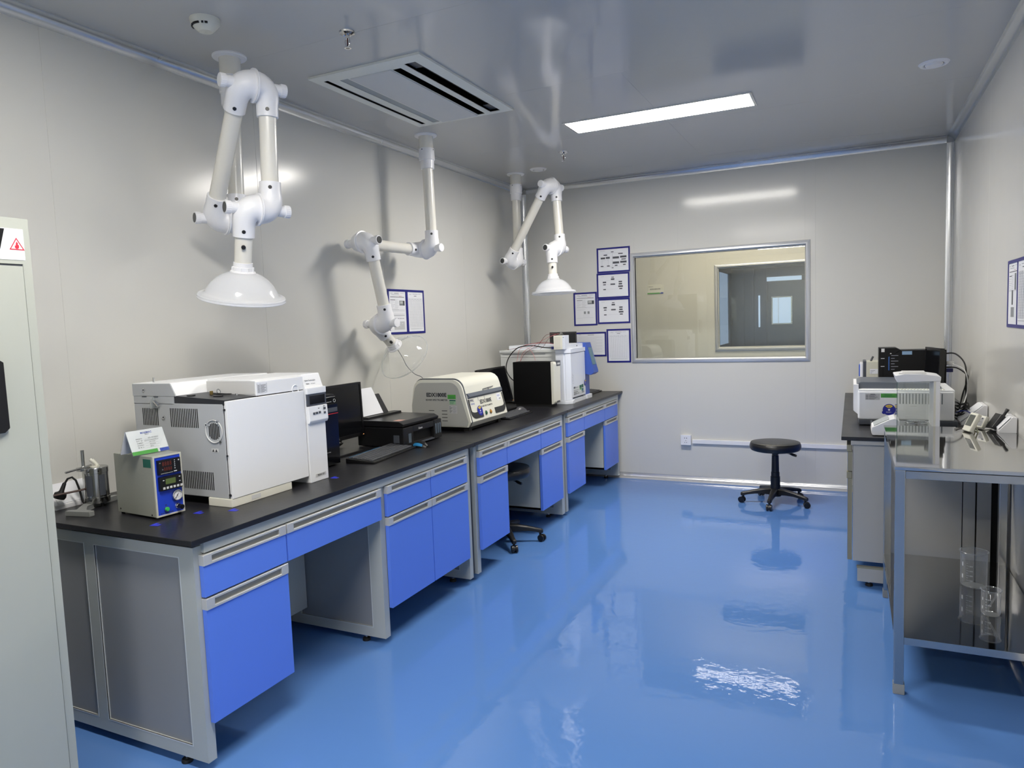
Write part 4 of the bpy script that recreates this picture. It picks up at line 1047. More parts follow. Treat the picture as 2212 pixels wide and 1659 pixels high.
m = MB(lgrey); m.text('ICP', (.8936, 5.329, WT+.215), Y, Z, width=.001, m=lgrey) if 0 else None
m.text('i CAP', (.8808, 5.40, WT+.165), Z, -Y, width=.085, m=M('relief_grey', (196, 200, 206), .4), bold=.02); m.build('relief_lettering', dr)
m = MB(lgrey); m.box((.8802, 5.395, WT+.062), (.8812, 5.665, WT+.135), M('label_pale', (206, 210, 208), .4))
for y0_, y1_, z0_, z1_, mt in ((5.545, 5.595, .112, .137, greend), (5.548, 5.59, .098, .11, green), (5.60, 5.64, .112, .14, greend), (5.595, 5.64, .082, .106, M('teal', (60, 120, 130), .5)), (5.40, 5.44, .12, .135, dgrey), (5.445, 5.50, .122, .127, inkl), (5.40, 5.52, .10, .104, inkl), (5.40, 5.50, .086, .090, ink), (5.40, 5.47, .066, .08, inkl), (5.475, 5.53, .070, .076, inkl), (5.60, 5.655, .066, .08, inkl)):
    m.box((.881, y0_, WT+z0_), (.8818, y1_, WT+z1_), mt)
m.build('label_group', dr)
care_badge(dr, (.884, 5.688, WT+.15), Z, Y, X, .027)
MB(ink).cyl((.8605, 5.56, 1.332), (.8625, 5.56, 1.332), .006, n=12).build('cover_lock', t)
icb = M('instrument_blue', (58, 88, 172), .35)
m = MB(icb); m.box((.78, 5.716, WT+.036), (.872, 5.836, 1.09), bev=.004); cl_ = m.build('console_column', t)
MB(icp).box((.78, 5.705, WT), (.892, 5.842, WT+.036), bev=.003).build('console_foot', t)
m = MB(icb); m.prism([(.80, 1.085), (.925, 1.062), (.958, 1.082), (.955, 1.10), (.888, 1.352), (.80, 1.352)], 'y', 5.712, 5.842, bev=.004); cn = m.build('console', t)
A2_, B2_ = V((.955, 0, 1.10)), V((.888, 0, 1.352)); u2 = (B2_-A2_).normalized(); n2 = V((u2.z, 0, -u2.x))
a = [A2_+u2*h+V((0, y, 0))-n2*.001 for y, h in ((5.735, .055), (5.822, .055), (5.822, .215), (5.735, .215))]
MB(M('console_screen', (96, 126, 138), .15)).poly([a, [p+n2*.003 for p in a]]).build('touch_screen', cn)
# small white box and its clamp on top
t = thing('autosampler_module', 'small white box with a metal clamp standing on the large plasma instrument', 'laboratory module', (.82, 5.31, 1.313))
MB(offw).box((.768, 5.255, 1.313), (.848, 5.352, 1.430), bev=.003).build('housing', t)
MB(icp).box((.846, 5.255, 1.313), (.870, 5.352, 1.430), bev=.003).build('front_cover', t)
MB(M('module_panel', (214, 212, 200), .4)).box((.780, 5.2535, 1.325), (.832, 5.256, 1.420), bev=.001).build('side_recess', t)
MB(dgrey).box((.852, 5.2535, 1.412), (.862, 5.256, 1.416)).build('small_badge', t)
m = MB(steelsat); m.box((.805, 5.28, 1.430), (.835, 5.32, 1.440)); m.cyl((.81, 5.30, 1.44), (.83, 5.30, 1.448), .008); m.cyl((.815, 5.30, 1.44), (.815, 5.30, 1.456), .004); m.build('clamp', t)
tag(MB(M('connector_blue', (30, 44, 130), .4)).box((.722, 5.31, 1.316), (.764, 5.335, 1.336), bev=.003).build('cable_connector'), 'dark blue connector plugged in at the foot of the small white box', 'connector')
def bez(P, n=20):
    P = [V(p) for p in P]; out = []
    for i in range(len(P)-1):
        p0, p1, p2, p3 = P[max(i-1, 0)], P[i], P[i+1], P[min(i+2, len(P)-1)]
        for k in range(n if i == len(P)-2 else n):
            u = k/n; out.append(.5*((2*p1)+(p2-p0)*u+(2*p0-5*p1+4*p2-p3)*u*u+(3*p1-p0-3*p2+p3)*u**3))
    out.append(P[-1]); return out
tag(MB(rubber).tube(bez([(.722, 5.322, 1.326), (.66, 5.30, 1.332), (.56, 5.27, 1.350), (.44, 5.25, 1.335), (.355, 5.235, 1.25), (.33, 5.23, 1.15), (.38, 5.225, 1.07), (.455, 5.21, 1.04)], 8), .0045, n=8).build('signal_cable'), 'thick black cable looping from the small white box down behind the black upright case', 'cable')
pink = M('pink_tubing', (196, 120, 124), .35); dred = M('maroon_tubing', (110, 52, 56), .4)
T_ = [((.80, 5.30, 1.445), (.72, 5.27, 1.42), (.60, 5.27, 1.36), (.50, 5.262, 1.31), (.46, 5.255, 1.24), (.45, 5.25, 1.12), (.46, 5.24, .95)),
      ((.80, 5.31, 1.443), (.70, 5.28, 1.44), (.64, 5.28, 1.38), (.60, 5.285, 1.335), (.56, 5.27, 1.325), (.48, 5.255, 1.26), (.43, 5.25, 1.12), (.42, 5.24, .96)),
      ((.77, 5.34, 1.35), (.68, 5.34, 1.366), (.55, 5.33, 1.366), (.46, 5.27, 1.335), (.43, 5.255, 1.25), (.41, 5.25, 1.10), (.43, 5.24, .94)),
      ((.78, 5.345, 1.345), (.66, 5.345, 1.375), (.50, 5.33, 1.36), (.40, 5.31, 1.33), (.32, 5.29, 1.318)),
      ((.46, 5.27, 1.33), (.52, 5.27, 1.335), (.58, 5.25, 1.28), (.62, 5.20, 1.226)),
      ((.62, 5.31, 1.316), (.66, 5.30, 1.345), (.72, 5.28, 1.41), (.79, 5.29, 1.443))]
for k, P in enumerate(T_):
    tag(MB(pink if k % 2 == 0 else dred).tube(bez(P, 8), .0019 if k < 4 else .0015, n=6).build('tubing'), 'thin pink or maroon tube strung over and beside the large plasma instrument', 'tubing', 'thin tubes over the large plasma instrument')
monitor('black monitor whose top edge shows behind the small white box and the plasma instrument', (.50, 6.16, 1.135), .26, .31, ry=.05, rz=-1.25, name=None)
keyboard('black keyboard at the far end of the left bench against the back wall', (.735, 6.17), .40, .15, .0, thick=.022)
mouse('black mouse at the far end of the left bench behind the keyboard', (.60, 6.31), .4)
# ------------------------------------------------------------------ wall notices in navy holders
def notice(name, label, O, u, v, n, wd, hh, pages, group):
    """O bottom-left, u right, v up, n out of the wall; pages: list of (x0,x1,kind)"""
    O, u, v, n = V(O), V(u), V(v), V(n)
    t = thing(name, label, 'notice', O+u*(wd/2), group=group)
    def B(m, a, b, c, d, o0, o1, mat=None):
        q = [O+u*a+v*c, O+u*b+v*c, O+u*b+v*d, O+u*a+v*d]
        m.poly([[p+n*o0 for p in q], [p+n*o1 for p in q]], mat)
    fw = .016
    m = MB(navy)
    for r in rects(0, wd, 0, hh, [(a, b, fw, hh-fw) for a, b, _ in pages]): B(m, r[0], r[1], r[2], r[3], .0008, .005)
    m.build('holder_frame', t)
    for a, b, kd in pages:
        m = MB(paper); B(m, a, b, fw, hh-fw, .0008, .0022); sh = m.build('sheet', t)
        m = MB(); w_, h_ = b-a, hh-2*fw
        lay = [.0024]
        def b2(x0, x1, y0, y1, mat=ink):
            lay[0] += .00003; B(m, a+w_*x0, a+w_*x1, fw+h_*y0, fw+h_*y1, .0022, lay[0], mat)
        rd = random.Random(hash(kd) % 97 if isinstance(kd, int) else len(kd))
        if kd == 'chart1':
            b2(.06, .22, .93, .937, inkl)
            for x, y, ww, h2 in ((.47, .87, .09, .035), (.24, .74, .12, .05), (.74, .77, .15, .045), (.155, .60, .15, .08), (.32, .61, .13, .085), (.585, .60, .21, .095), (.83, .62, .21, .09), (.84, .505, .15, .045), (.585, .37, .21, .095), (.83, .385, .21, .09), (.12, .23, .09, .045), (.33, .235, .09, .045), (.59, .24, .09, .045), (.86, .26, .09, .045), (.47, .14, .065, .03)):
                b2(x-ww/2, x+ww/2, y-h2/2, y+h2/2, M('chart_box_grey', (84, 86, 92), .6)); b2(x-ww*.4, x+ww*.4, y-.006, y+.006, ink)
            for x0, x1, y in ((.24, .74, .815), (.12, .33, .5), (.12, .86, .19)): b2(x0, x1, y, y+.004, inkl)
            for x, y0, y1 in ((.47, .815, .85), (.12, .25, .56), (.33, .25, .56), (.47, .19, .8)): b2(x, x+.003, y0, y1, inkl)
        elif kd == 'chart2':
            b2(.08, .20, .92, .927, inkl)
            for x, y, ww, h2 in ((.49, .88, .09, .035), (.49, .79, .115, .07), (.21, .66, .115, .065), (.21, .555, .09, .045), (.21, .335, .09, .045), (.49, .56, .155, .065), (.745, .66, .115, .06), (.745, .56, .115, .065), (.75, .45, .155, .07), (.755, .345, .10, .05)):
                b2(x-ww/2, x+ww/2, y-h2/2, y+h2/2, M('chart_box_grey', (84, 86, 92), .6)); b2(x-ww*.4, x+ww*.4, y-.006, y+.006, ink)
            for x0, x1, y in ((.21, .75, .735), (.27, .70, .335), (.26, .7, .56)): b2(x0, x1, y, y+.003, inkl)
        elif kd == 'form':
            m.text('MAXMAC', O+u*(a+w_*.12)+v*(fw+h_*.93)+n*.0026, u, v, width=w_*.13, m=ink)
            b2(.35, .65, .945, .955, inkl); b2(.68, .86, .95, .957, inkl); b2(.42, .58, .895, .907, ink)
            for k in range(19): b2(.08, .94, .84-k*.041, .842-k*.041, inkl)
            for k in range(11): b2(.08+k*.086, .083+k*.086, .102, .84, inkl)
            for k in range(9): b2(.10+k*.09, .14+k*.09, .815-(k % 2)*.02, .822-(k % 2)*.02, inkl)
            b2(.1, .9, .06, .067, inkl)
        elif kd == 'text':
            b2(.06, .16, .955, .965, ink); b2(.40, .62, .93, .945, ink)
            for k in range(22): b2(.06+(.02 if k % 3 else 0), (.96, .9, .93, .7)[k % 4], .86-k*.034, .8635-k*.034, inkl)
        else:
            m.text('MAXMAC', O+u*(a+w_*.10)+v*(fw+h_*.945)+n*.0026, u, v, width=w_*.14, m=ink)
            b2(.32, .60, .95, .960); b2(.70, .9, .955, .961, inkl); b2(.16, .62, .915, .924, inkl); b2(.62, .78, .885, .892, M('red_ink', (190, 90, 110), .6))
            b2(.08, .92, .855, .868, M('chart_box_grey', (84, 86, 92), .6)); b2(.08, .36, .785, .798, ink)
            for k in range(9): b2(.34, .34+(.2, .16, .22)[k % 3], .80-k*.031, .804-k*.031, inkl)
            for k in range(6): b2(.08, .08+(.2, .12, .26)[k % 3], .74-k*.035, .744-k*.035, inkl)
            if kd != 'sheetR':
                b2(.62, .93, .655, .775, M('photo_grey', (120, 124, 126), .6)); b2(.84, .93, .655, .775, M('photo_dark', (62, 66, 70), .6)); b2(.65, .82, .70, .76, M('photo_light', (186, 188, 186), .6))
            else:
                b2(.70, .86, .56, .83, M('photo_grey', (120, 124, 126), .6)); b2(.40, .54, .32, .56, M('photo_dark2', (96, 98, 102), .6)); b2(.32, .66, .12, .28, M('photo_mid', (140, 142, 144), .6))
            b2(.08, .92, .545, .549, inkl)
            if kd == 'sheet2':
                for x in (.42, .60):
                    b2(x, x+.10, .335, .42, M('photo_mid', (140, 142, 144), .6))
                b2(.08, .5, .47, .474, inkl); b2(.36, .7, .30, .303, inkl); b2(.36, .7, .24, .243, inkl); b2(.08, .9, .20, .203, inkl)
            elif kd == 'sheet1':
                b2(.08, .92, .52, .524, inkl); b2(.12, .9, .44, .444, inkl); b2(.25, .9, .405, .412)
                for k in range(6): b2(.30+k*.10, .35+k*.10, .325, .345, inkl)
                b2(.26, .88, .06, .26, M('photo_pale', (190, 192, 194), .6))
                for x, y in ((.35, .2), (.52, .2), (.7, .2), (.36, .14), (.52, .15)): b2(x, x+.08, y, y+.012, paper)
        m.build('printing', sh)
    return t
gB = 'navy-framed notices on the back wall'
nY = -Y
notice('wall_notice', 'flow-chart notice with the widest boxes, topmost of the stack of three left of the window', (.782, YB, 1.999), X, Z, nY, .331, .240, [(.015, .316, 'chart1')], gB)
notice('wall_notice', 'flow-chart notice in the middle of the stack of three left of the window', (.775, YB, 1.753), X, Z, nY, .328, .243, [(.015, .313, 'chart2')], gB)
notice('wall_notice', 'flow-chart notice at the bottom of the stack of three left of the window', (.776, YB, 1.508), X, Z, nY, .326, .243, [(.015, .311, 'chart2')], gB)
notice('wall_notice', 'upright notice with a small photo, leftmost on the back wall', (.529, YB, 1.497), X, Z, nY, .242, .326, [(.016, .226, 'sheet2')], gB)
notice('wall_notice', 'sideways text notice partly hidden by the blue console of the plasma instrument', (.535, YB, 1.191), X, Z, nY, .321, .240, [(.015, .306, 'text')], gB)
notice('wall_notice', 'upright ruled-form notice below the flow charts, directly left of the window', (.861, YB, 1.129), X, Z, nY, .241, .326, [(.016, .225, 'form')], gB)
notice('wall_notice', 'double navy notice with two sheets on the left wall above the clear hood', (0, 3.999, 1.497), Y, Z, X, .482, .330, [(.016, .228, 'sheet1'), (.257, .467, 'form')], 'double notices on the side walls')
notice('wall_notice', 'double navy notice on the right wall cut off by the right edge of the picture', (XR, 4.107, 1.434), -Y, Z, -X, .482, .332, [(.016, .228, 'sheetR'), (.240, .466, 'form')], 'double notices on the side walls')
# socket and trunking
t = thing('wall_socket', 'white five-hole mains socket low on the back wall under the window', 'socket', (1.62, YB, .35))
MB(pwhite).box((1.577, YB-.034, .352), (1.665, YB, .440), bev=.004).build('back_box', t)
MB(pwhite).box((1.572, YB-.042, .348), (1.668, YB-.033, .444), bev=.003).build('face_plate', t)
m = MB(black)
for x, z in ((1.610, .415), (1.629, .415)): m.box((x-.0025, YB-.0428, z-.005), (x+.0025, YB-.0415, z+.005))
for x, z, r_ in ((1.62, .391, 0), (1.612, .374, 25), (1.629, .374, -25)): m.box((x-.002, YB-.0428, z-.004), (x+.002, YB-.0415, z+.004))
m.build('socket_holes', t)
kind(MB(pwhite).box((1.676, YB-.022, .362), (3.5, YB, .400), bev=.003).build('trim_12'))
# ------------------------------------------------------------------ stools
def stool(label, cx, cy, a0, zs):
    t = thing('laboratory_stool', label, 'stool', (cx, cy, 0), group='black round lab stools')
    c = V((cx, cy, 0)); top = zs
    MB(leather).lathe([(.001, top), (.12, top-.001), (.172, top-.005), (.186, top-.010), (.1885, top-.012), (.194, top-.018), (.199, top-.035), (.198, top-.052), (.188, top-.068), (.165, top-.076), (.001, top-.078)], c, n=56).build('seat', t)
    MB(black).torus((cx, cy, top-.0115), Z, .188, .0035, n=56, k=6).build('seat_piping', t)
    m = MB(black); m.cyl((cx, cy, top-.11), (cx, cy, top-.077), .026); m.box((cx-.07, cy-.05, top-.09), (cx+.07, cy+.05, top-.077)); m.build('mechanism', t)
    u = V((math.cos(R(a0+144)), math.sin(R(a0+144)), 0))
    l = MB(black).tube([c+V((.05, -.02, top-.085)), c+V((.11, -.03, top-.092)), c+V((.135, -.034, top-.100)), c+V((.165, -.04, top-.108))], .006, rr=[.005, .006, .011, .009], n=10).build('height_lever', t)
    m = MB(chrome); m.cyl((cx, cy, top-.15), (cx, cy, top-.10), .013); m.build('gas_spring', t)
    MB(M('stool_plastic', (18, 18, 20), .42)).lathe([(.024, top-.115), (.027, top-.118), (.030, .26), (.033, .258), (.033, .225), (.037, .222), (.038, .15), (.040, .12), (.040, .07), (.03, .068)], c, n=28, cap=True).build('column_cover', t)
    m = MB(M('stool_plastic', (18, 18, 20), .42)); m.cyl((cx, cy, .062), (cx, cy, .128), .046, .042, bev=.004); m.build('hub', t)
    for k in range(5):
        a = R(a0+72*k); d = V((math.cos(a), math.sin(a), 0)); s = V((-d.y, d.x, 0))
        rs = []
        for q, w_, zt, zb in ((.03, .026, .128, .072), (.09, .024, .124, .080), (.16, .020, .112, .080), (.22, .016, .098, .072), (.258, .017, .090, .062), (.272, .012, .084, .062)):
            p = c+d*q; rs.append([p+s*w_+Z*zb, p+s*w_+Z*(zt-.008), p+s*(w_*.6)+Z*zt, p-s*(w_*.6)+Z*zt, p-s*w_+Z*(zt-.008), p-s*w_+Z*zb])
        lg = MB(M('stool_plastic', (18, 18, 20), .42)).poly(rs, bev=.0015, seg=1).build('leg', t)
        m = MB(black); p = c+d*.252; tw = V((math.cos(a+.6*((k % 3)-1)), math.sin(a+.6*((k % 3)-1)), 0)); ss = V((-tw.y, tw.x, 0))
        m.cyl(p+Z*.045, p+Z*.066, .009); w0 = p+tw*.012
        for e in (-1, 1): m.cyl(w0+ss*(e*.006)+Z*.0255, w0+ss*(e*.021)+Z*.0255, .0250, n=22, bev=.002)
        m.cyl(w0-ss*.006+Z*.0255, w0+ss*.006+Z*.0255, .017, n=14)
        m.build('caster', lg)
    return t
stool('black round stool on five casters standing in the open by the back wall', 2.462, 5.798, 193, .513)
stool('black round stool tucked into the knee space under the left bench', .800, 4.150, 22, .545)
# ------------------------------------------------------------------ right bench
t = thing('bench_frame', 'grey side frame of the right bench behind the steel table', 'bench frame', (3.4, 5.2, 0))
sg = M('right_bench_grey', (182, 181, 176), .4)
MB(sg).box((3.02, 4.052, .806), (3.735, 4.072, .829)).build('apron_rail', t)
MB(sg).box((3.02, 4.07, .80), (3.035, 6.38, .829)).build('front_rail', t)
MB(sg).box((3.055, 4.055, .030), (3.70, 4.075, .105), bev=.001).build('base_rail', t)
MB(M('beige_edge', (150, 146, 124), .4)).box((3.052, 4.055, .105), (3.70, 4.08, .116)).build('rail_edge', t)
MB(sg).box((3.556, 4.060, .105), (3.610, 4.10, .806)).build('filler_panel', t)
MB(sg).box((3.618, 4.060, .105), (3.68, 4.10, .806)).build('rear_stile', t)
MB(blackm).box((3.50, 4.12, .105), (3.735, 4.125, .800)).build('back_panel', t)
for y in (4.085, 5.2, 6.3):
    for x in (3.115, 3.60):
        m = MB(rubber); level_foot(m, x, y, .032); m.build('levelling_foot', t)
MB(sg).box((3.055, 6.30, .03), (3.70, 6.34, .80)).build('side_frame', t)
def rcab(label, y0, y1, n):
    t = thing('base_cabinet', label, 'cabinet', (3.27, (y0+y1)/2, .14), group='cabinets under the right bench')
    MB(sg).box((3.032, y0, .142), (3.552, y1, .803), bev=.001).build('carcass', t)
    bg = M('beige_edge', (150, 146, 124), .4)
    step = (.803-.142)/n
    hts = [(.653, .800), (.145, .648)] if n == 2 else [(.653, .800), (.480, .648), (.145, .474)]
    for a, b in hts:
        d = MB(blue).box((3.0035, y0+.006, a+.002), (3.0045, y1-.006, b-.040)).build('drawer' if b-a < .3 else 'door', t)
        MB(bg).box((3.0045, y0+.002, a), (3.028, y1-.002, b-.038)).build('front_board', d)
        handle(d, y0+.003, y1-.003, b-.037, b, 3.004, -1)
rcab('grey cabinet with beige-edged drawers at the near end of the right bench', 4.068, 5.0, 2)
rcab('grey cabinet at the far end of the right bench by the back wall', 5.3, 6.28, 2)
worktop('black matt worktop of the right bench under the white infrared instrument', 2.972, XR-.002, 4.045, 5.233, 'black worktops on the right bench')
worktop('black matt worktop of the right bench touching the back wall', 2.972, XR-.002, 5.235, 6.40, 'black worktops on the right bench')
# ------------------------------------------------------------------ steel table
t = thing('steel_table', 'polished stainless steel table with a lower shelf at the right', 'table', (3.46, 3.41, 0))
tx0, tx1, ty0, ty1 = 3.178, 3.735, 2.850, 3.965
MB(steel).box((tx0, ty0, .917), (tx1, ty1, .932), bev=.0015).build('table_top', t)
lx = [(tx0+.002, ty0+.003), (tx1-.042, ty0+.003), (tx0+.002, ty1-.043), (tx1-.042, ty1-.043)]
for x, y in lx:
    l = MB(steelsat).box((x, y, .040), (x+.036, y+.038, .917), bev=.003).build('leg', t)
    MB(M('foot_grey', (140, 142, 140), .5)).box((x-.002, y-.002, 0), (x+.040, y+.040, .042), bev=.003).build('foot_cap', l)
m = MB(steelsat)
m.box((tx0+.038, ty0+.006, .883), (tx1-.04, ty0+.030, .913), bev=.001); m.box((tx0+.038, ty1-.030, .883), (tx1-.04, ty1-.006, .913))
m.box((tx0+.004, ty0+.04, .883), (tx0+.028, ty1-.04, .913)); m.box((tx1-.03, ty0+.04, .883), (tx1-.006, ty1-.04, .913))
m.build('top_frame', t)
MB(steel).box((tx0+.006, ty0+.006, .226), (tx1-.008, ty1-.006, .240), bev=.0015).build('lower_shelf', t)
m = MB(steelsat); m.box((tx0+.038, ty0+.0045, .210), (tx1-.04, ty0+.012, .2395)); m.box((tx0+.003, ty0+.04, .210), (tx0+.011, ty1-.04, .2395)); m.box((tx0+.038, ty1-.012, .210), (tx1-.04, ty1-.0045, .2395)); m.box((tx1-.014, ty0+.04, .21), (tx1-.006, ty1-.04, .2395)); m.build('shelf_rim', t)
# beakers
def beaker(label, c, r, h, marks):
    t = thing('glass_beaker', label, 'beaker', c, group='glass beakers on the lower shelf')
    c = V(c)
    MB(lab).lathe([(.001, .0), (r*.86, .0), (r*.97, .006), (r, .014), (r, h-.012), (r*1.02, h-.005), (r*1.09, h)], c, n=48).build('vessel', t)
    MB(lab).torus(c+Z*h, Z, r*1.08, .0016, n=48, k=6).build('rim', t)
    m = MB(M('white_graduation', (225, 228, 228), .5)); dv = (CAMLOC-c); dv.z = 0; dv.normalize(); a0 = math.atan2(dv.y, dv.x)-.55
    def pt(a, z, o=.0006): return c+V((math.cos(a)*(r+o), math.sin(a)*(r+o), z))
    def patch(a, b, z0, z1):
        n = 4; m.poly([[pt(a+(b-a)*k/n, z0) for k in range(n+1)], [pt(a+(b-a)*k/n, z1) for k in range(n+1)]], cap=False, closed=False)
    for k in range(marks):
        z = h*.22+k*h*.55/marks; patch(a0, a0+(.22 if k % 2 == 0 else .12), z, z+.0012)
        if k % 2 == 0: m.text(str(200+k*100), pt(a0+.26, z-.002, .001), V((-math.sin(a0+.35), math.cos(a0+.35), 0)), Z, height=.006, m=M('white_graduation', (225, 228, 228), .5))
    patch(a0-.45, a0-.30, h*.25, h*.37); patch(a0-.42, a0-.30, h*.6, h*.72)
    m.build('graduations', t)
    return t
beaker('large glass beaker farther back on the lower shelf of the steel table', (3.543, 3.570, .2402), .0545, .165, 8)
beaker('small glass beaker holding a glass rod on the lower shelf of the steel table', (3.560, 3.225, .2402), .036, .108, 5)
tag(MB(lab).tube([(3.542, 3.215, .250), (3.575, 3.228, .315), (3.583, 3.231, .333)], .0035, rr=[.0035, .0035, .0085], n=10).build('glass_rod'), 'short glass stirring rod with a wide tip standing in the small beaker', 'glass rod')
# balance behind the steel table
t = thing('analytical_balance', 'white analytical balance with a glass draught shield behind the steel table', 'balance', (3.34, 4.20, WT))
bx0, bx1, by0, by1 = 3.246, 3.468, 4.09, 4.30
MB(pwhite).box((bx0, by0, WT+.008), (3.450, by1+.03, WT+.058), bev=.008).build('base', t)
MB(steelsat).box((bx0+.008, by0+.008, WT+.058), (bx1-.055, by1-.008, WT+.061)).build('chamber_floor', t)
m = MB(pwhite); m.box((bx1-.052, by0+.002, WT+.055), (3.449, by1+.02, 1.180), bev=.004); m.build('rear_column', t)
MB(offw).box((bx1-.050, by0, WT+.06), (bx1-.040, by0+.006, 1.165), bev=.002).build('column_trim', t)
m = MB(pwhite); m.prism([(bx0-.012, 1.188), (bx0+.0, 1.150), (3.450, 1.156), (3.452, 1.180), (3.432, 1.184), (3.36, 1.194), (3.28, 1.194)], 'y', by0-.004, by1+.01, bev=.004); tp_ = m.build('top_cover', t)
m = MB(lgrey); m.box((bx0+.01, by0+.02, 1.1935), (3.385, by0+.04, 1.199)); m.box((bx0+.03, by0+.06, 1.1935), (3.385, by1-.02, 1.199)); m.build('sliding_grip', tp_)
for nm, a, b in (('side_pane', (bx0+.002, by0+.002, WT+.06), (bx1-.052, by0+.005, 1.152)), ('side_pane', (bx0+.002, by1-.006, WT+.06), (bx1-.052, by1-.003, 1.152)), ('front_pane', (bx0, by0+.005, WT+.06), (bx0+.003, by1-.006, 1.152))):
    MB(shieldg).box(a, b).build(nm, t)
MB(M('pane_edge_green', (70, 104, 100), .2)).box((bx0-.0005, by0+.0015, WT+.06), (bx0+.0018, by0+.004, 1.15)).build('pane_edge', t)
p_ = MB(chrome).lathe([(.001, .0), (.042, 0), (.045, .003), (.042, .004), (.001, .003)], (3.345, 4.195, WT+.075), n=40).build('weighing_pan', t)
MB(chrome).torus((3.345, 4.195, WT+.068), Z, .054, .003, n=40).build('pan_ring', t)
MB(steelsat).cyl((3.345, 4.195, WT+.058), (3.345, 4.195, WT+.076), .008).build('pan_post', p_)
m = MB(pwhite); m.prism([(3.128, WT+.004), (3.26, WT+.004), (3.262, WT+.085), (3.238, WT+.100), (3.210, WT+.092), (3.126, WT+.048), (3.122, WT+.02)], 'y', 4.10, 4.285, bev=.004); dp2 = m.build('display_head', t)
MB(M('balance_lid_film', (176, 182, 182), .2)).poly([[V((3.135, 4.115, WT+.0545)), V((3.21, 4.115, WT+.0935)), V((3.21, 4.27, WT+.0935)), V((3.135, 4.27, WT+.0545))], [V((3.134, 4.115, WT+.0565)), V((3.209, 4.115, WT+.0955)), V((3.209, 4.27, WT+.0955)), V((3.134, 4.27, WT+.0565))]]).build('display', dp2)
m = MB(rubber)
for x, y in ((3.15, 4.12), (3.15, 4.26), (3.43, 4.13), (3.43, 4.29)): m.cyl((x, y, WT), (x, y, WT+.010), .010, n=14)
m.build('feet', t)
# white infrared instrument
t = thing('infrared_spectrometer', 'wide white instrument with a dark grey lid and black base on the right bench', 'laboratory instrument', (3.31, 4.75, WT))
fx0, fx1, fy0, fy1 = 3.058, 3.560, 4.490, 4.95
MB(dgrey).box((fx0+.004, fy0+.004, WT+.004), (fx1+.02, fy1, WT+.037), bev=.006).build('base', t)
bd = MB(white).box((fx0, fy0, WT+.036), (fx1, fy1, 1.062), bev=.012, seg=3).build('body', t)
m = MB(pwhite); m.prism([(3.033, 1.095), (3.033, WT+.085), (3.058, WT+.062), (3.062, WT+.062), (3.062, 1.095)], 'y', fy0+.05, fy1, bev=.003); m.build('front_flange', t)
lid = MB(M('lid_slate', (84, 90, 100), .35)).prism([(3.040, 1.064), (3.50, 1.064), (3.50, 1.082), (3.47, 1.104), (3.070, 1.108), (3.040, 1.088)], 'y', fy0+.085, fy1, bev=.006).build('lid', t)
m = MB(white); m.box((fx0+.003, fy0+.004, 1.055), (fx1, fy1, 1.068), bev=.004); m.build('top_ledge', t)
m = MB(lgrey)
for k in range(16):
    x = 3.255+k*.0165; m.prism([(x, 0), (x+.008, 0), (x+.008, 1), (x, 1)], 'z', 1.0675, 1.071) if 0 else m.box((x, fy0+.012, 1.0675), (x+.0085, fy0+.075, 1.0705), M('rib_cream', (214, 214, 200), .4))
m.build('top_ribs', t)
m = MB(M('vent_shade', (120, 126, 128), .5))
for k in range(15):
    x = 3.262+k*.0165; m.box((x, fy0-.0008, .985), (x+.0075, fy0+.002, 1.048), bev=.002, seg=1)
m.build('vent_grille', bd)
MB(lgrey).box((3.335, fy0-.0008, .971), (3.37, fy0+.001, .974)).build('finger_slot', bd)
s_ = MB(M('rating_silver', (188, 188, 188), .35)).box((3.098, fy0-.0014, 1.008), (3.176, fy0-.0003, 1.046)).build('rating_plate', bd)
m = MB(ink)
for k in range(5): m.box((3.101, fy0-.002, 1.0115+k*.006), (3.114, fy0-.0013, 1.0135+k*.006)); m.box((3.118, fy0-.002, 1.0115+k*.006), (3.148+.008*(k % 3), fy0-.0013, 1.0135+k*.006))
m.box((3.125, fy0-.002, 1.0405), (3.15, fy0-.0013, 1.0435)); m.build('plate_print', s_)
s_ = MB(green).box((3.181, fy0-.0014, 1.022), (3.262, fy0-.0003, 1.046)).build('green_sticker', bd)
m = MB(greend); m.box((3.186, fy0-.002, 1.028), (3.255, fy0-.0013, 1.030)); m.box((3.2, fy0-.002, 1.037), (3.24, fy0-.0013, 1.040)); m.build('green_print', s_)
b_ = care_badge(bd, (3.225, fy0-.0003, .950), Z, X, -Y, .034)
MB(bluest).cyl((3.197, fy0-.0003, .933), (3.197, fy0-.0014, .933), .010, n=16).build('sticker_tail', b_)
m = MB(paper)
for k in range(4): m.box((3.126, fy0+.0032, WT+.010+k*.007), (3.136, fy0+.0042, WT+.0118+k*.007))
m.build('indicator_marks', t)
MB(chrome).torus((3.18, fy0+.004, WT+.022), Y, .011, .0014, n=24, k=6).build('base_emblem', t)
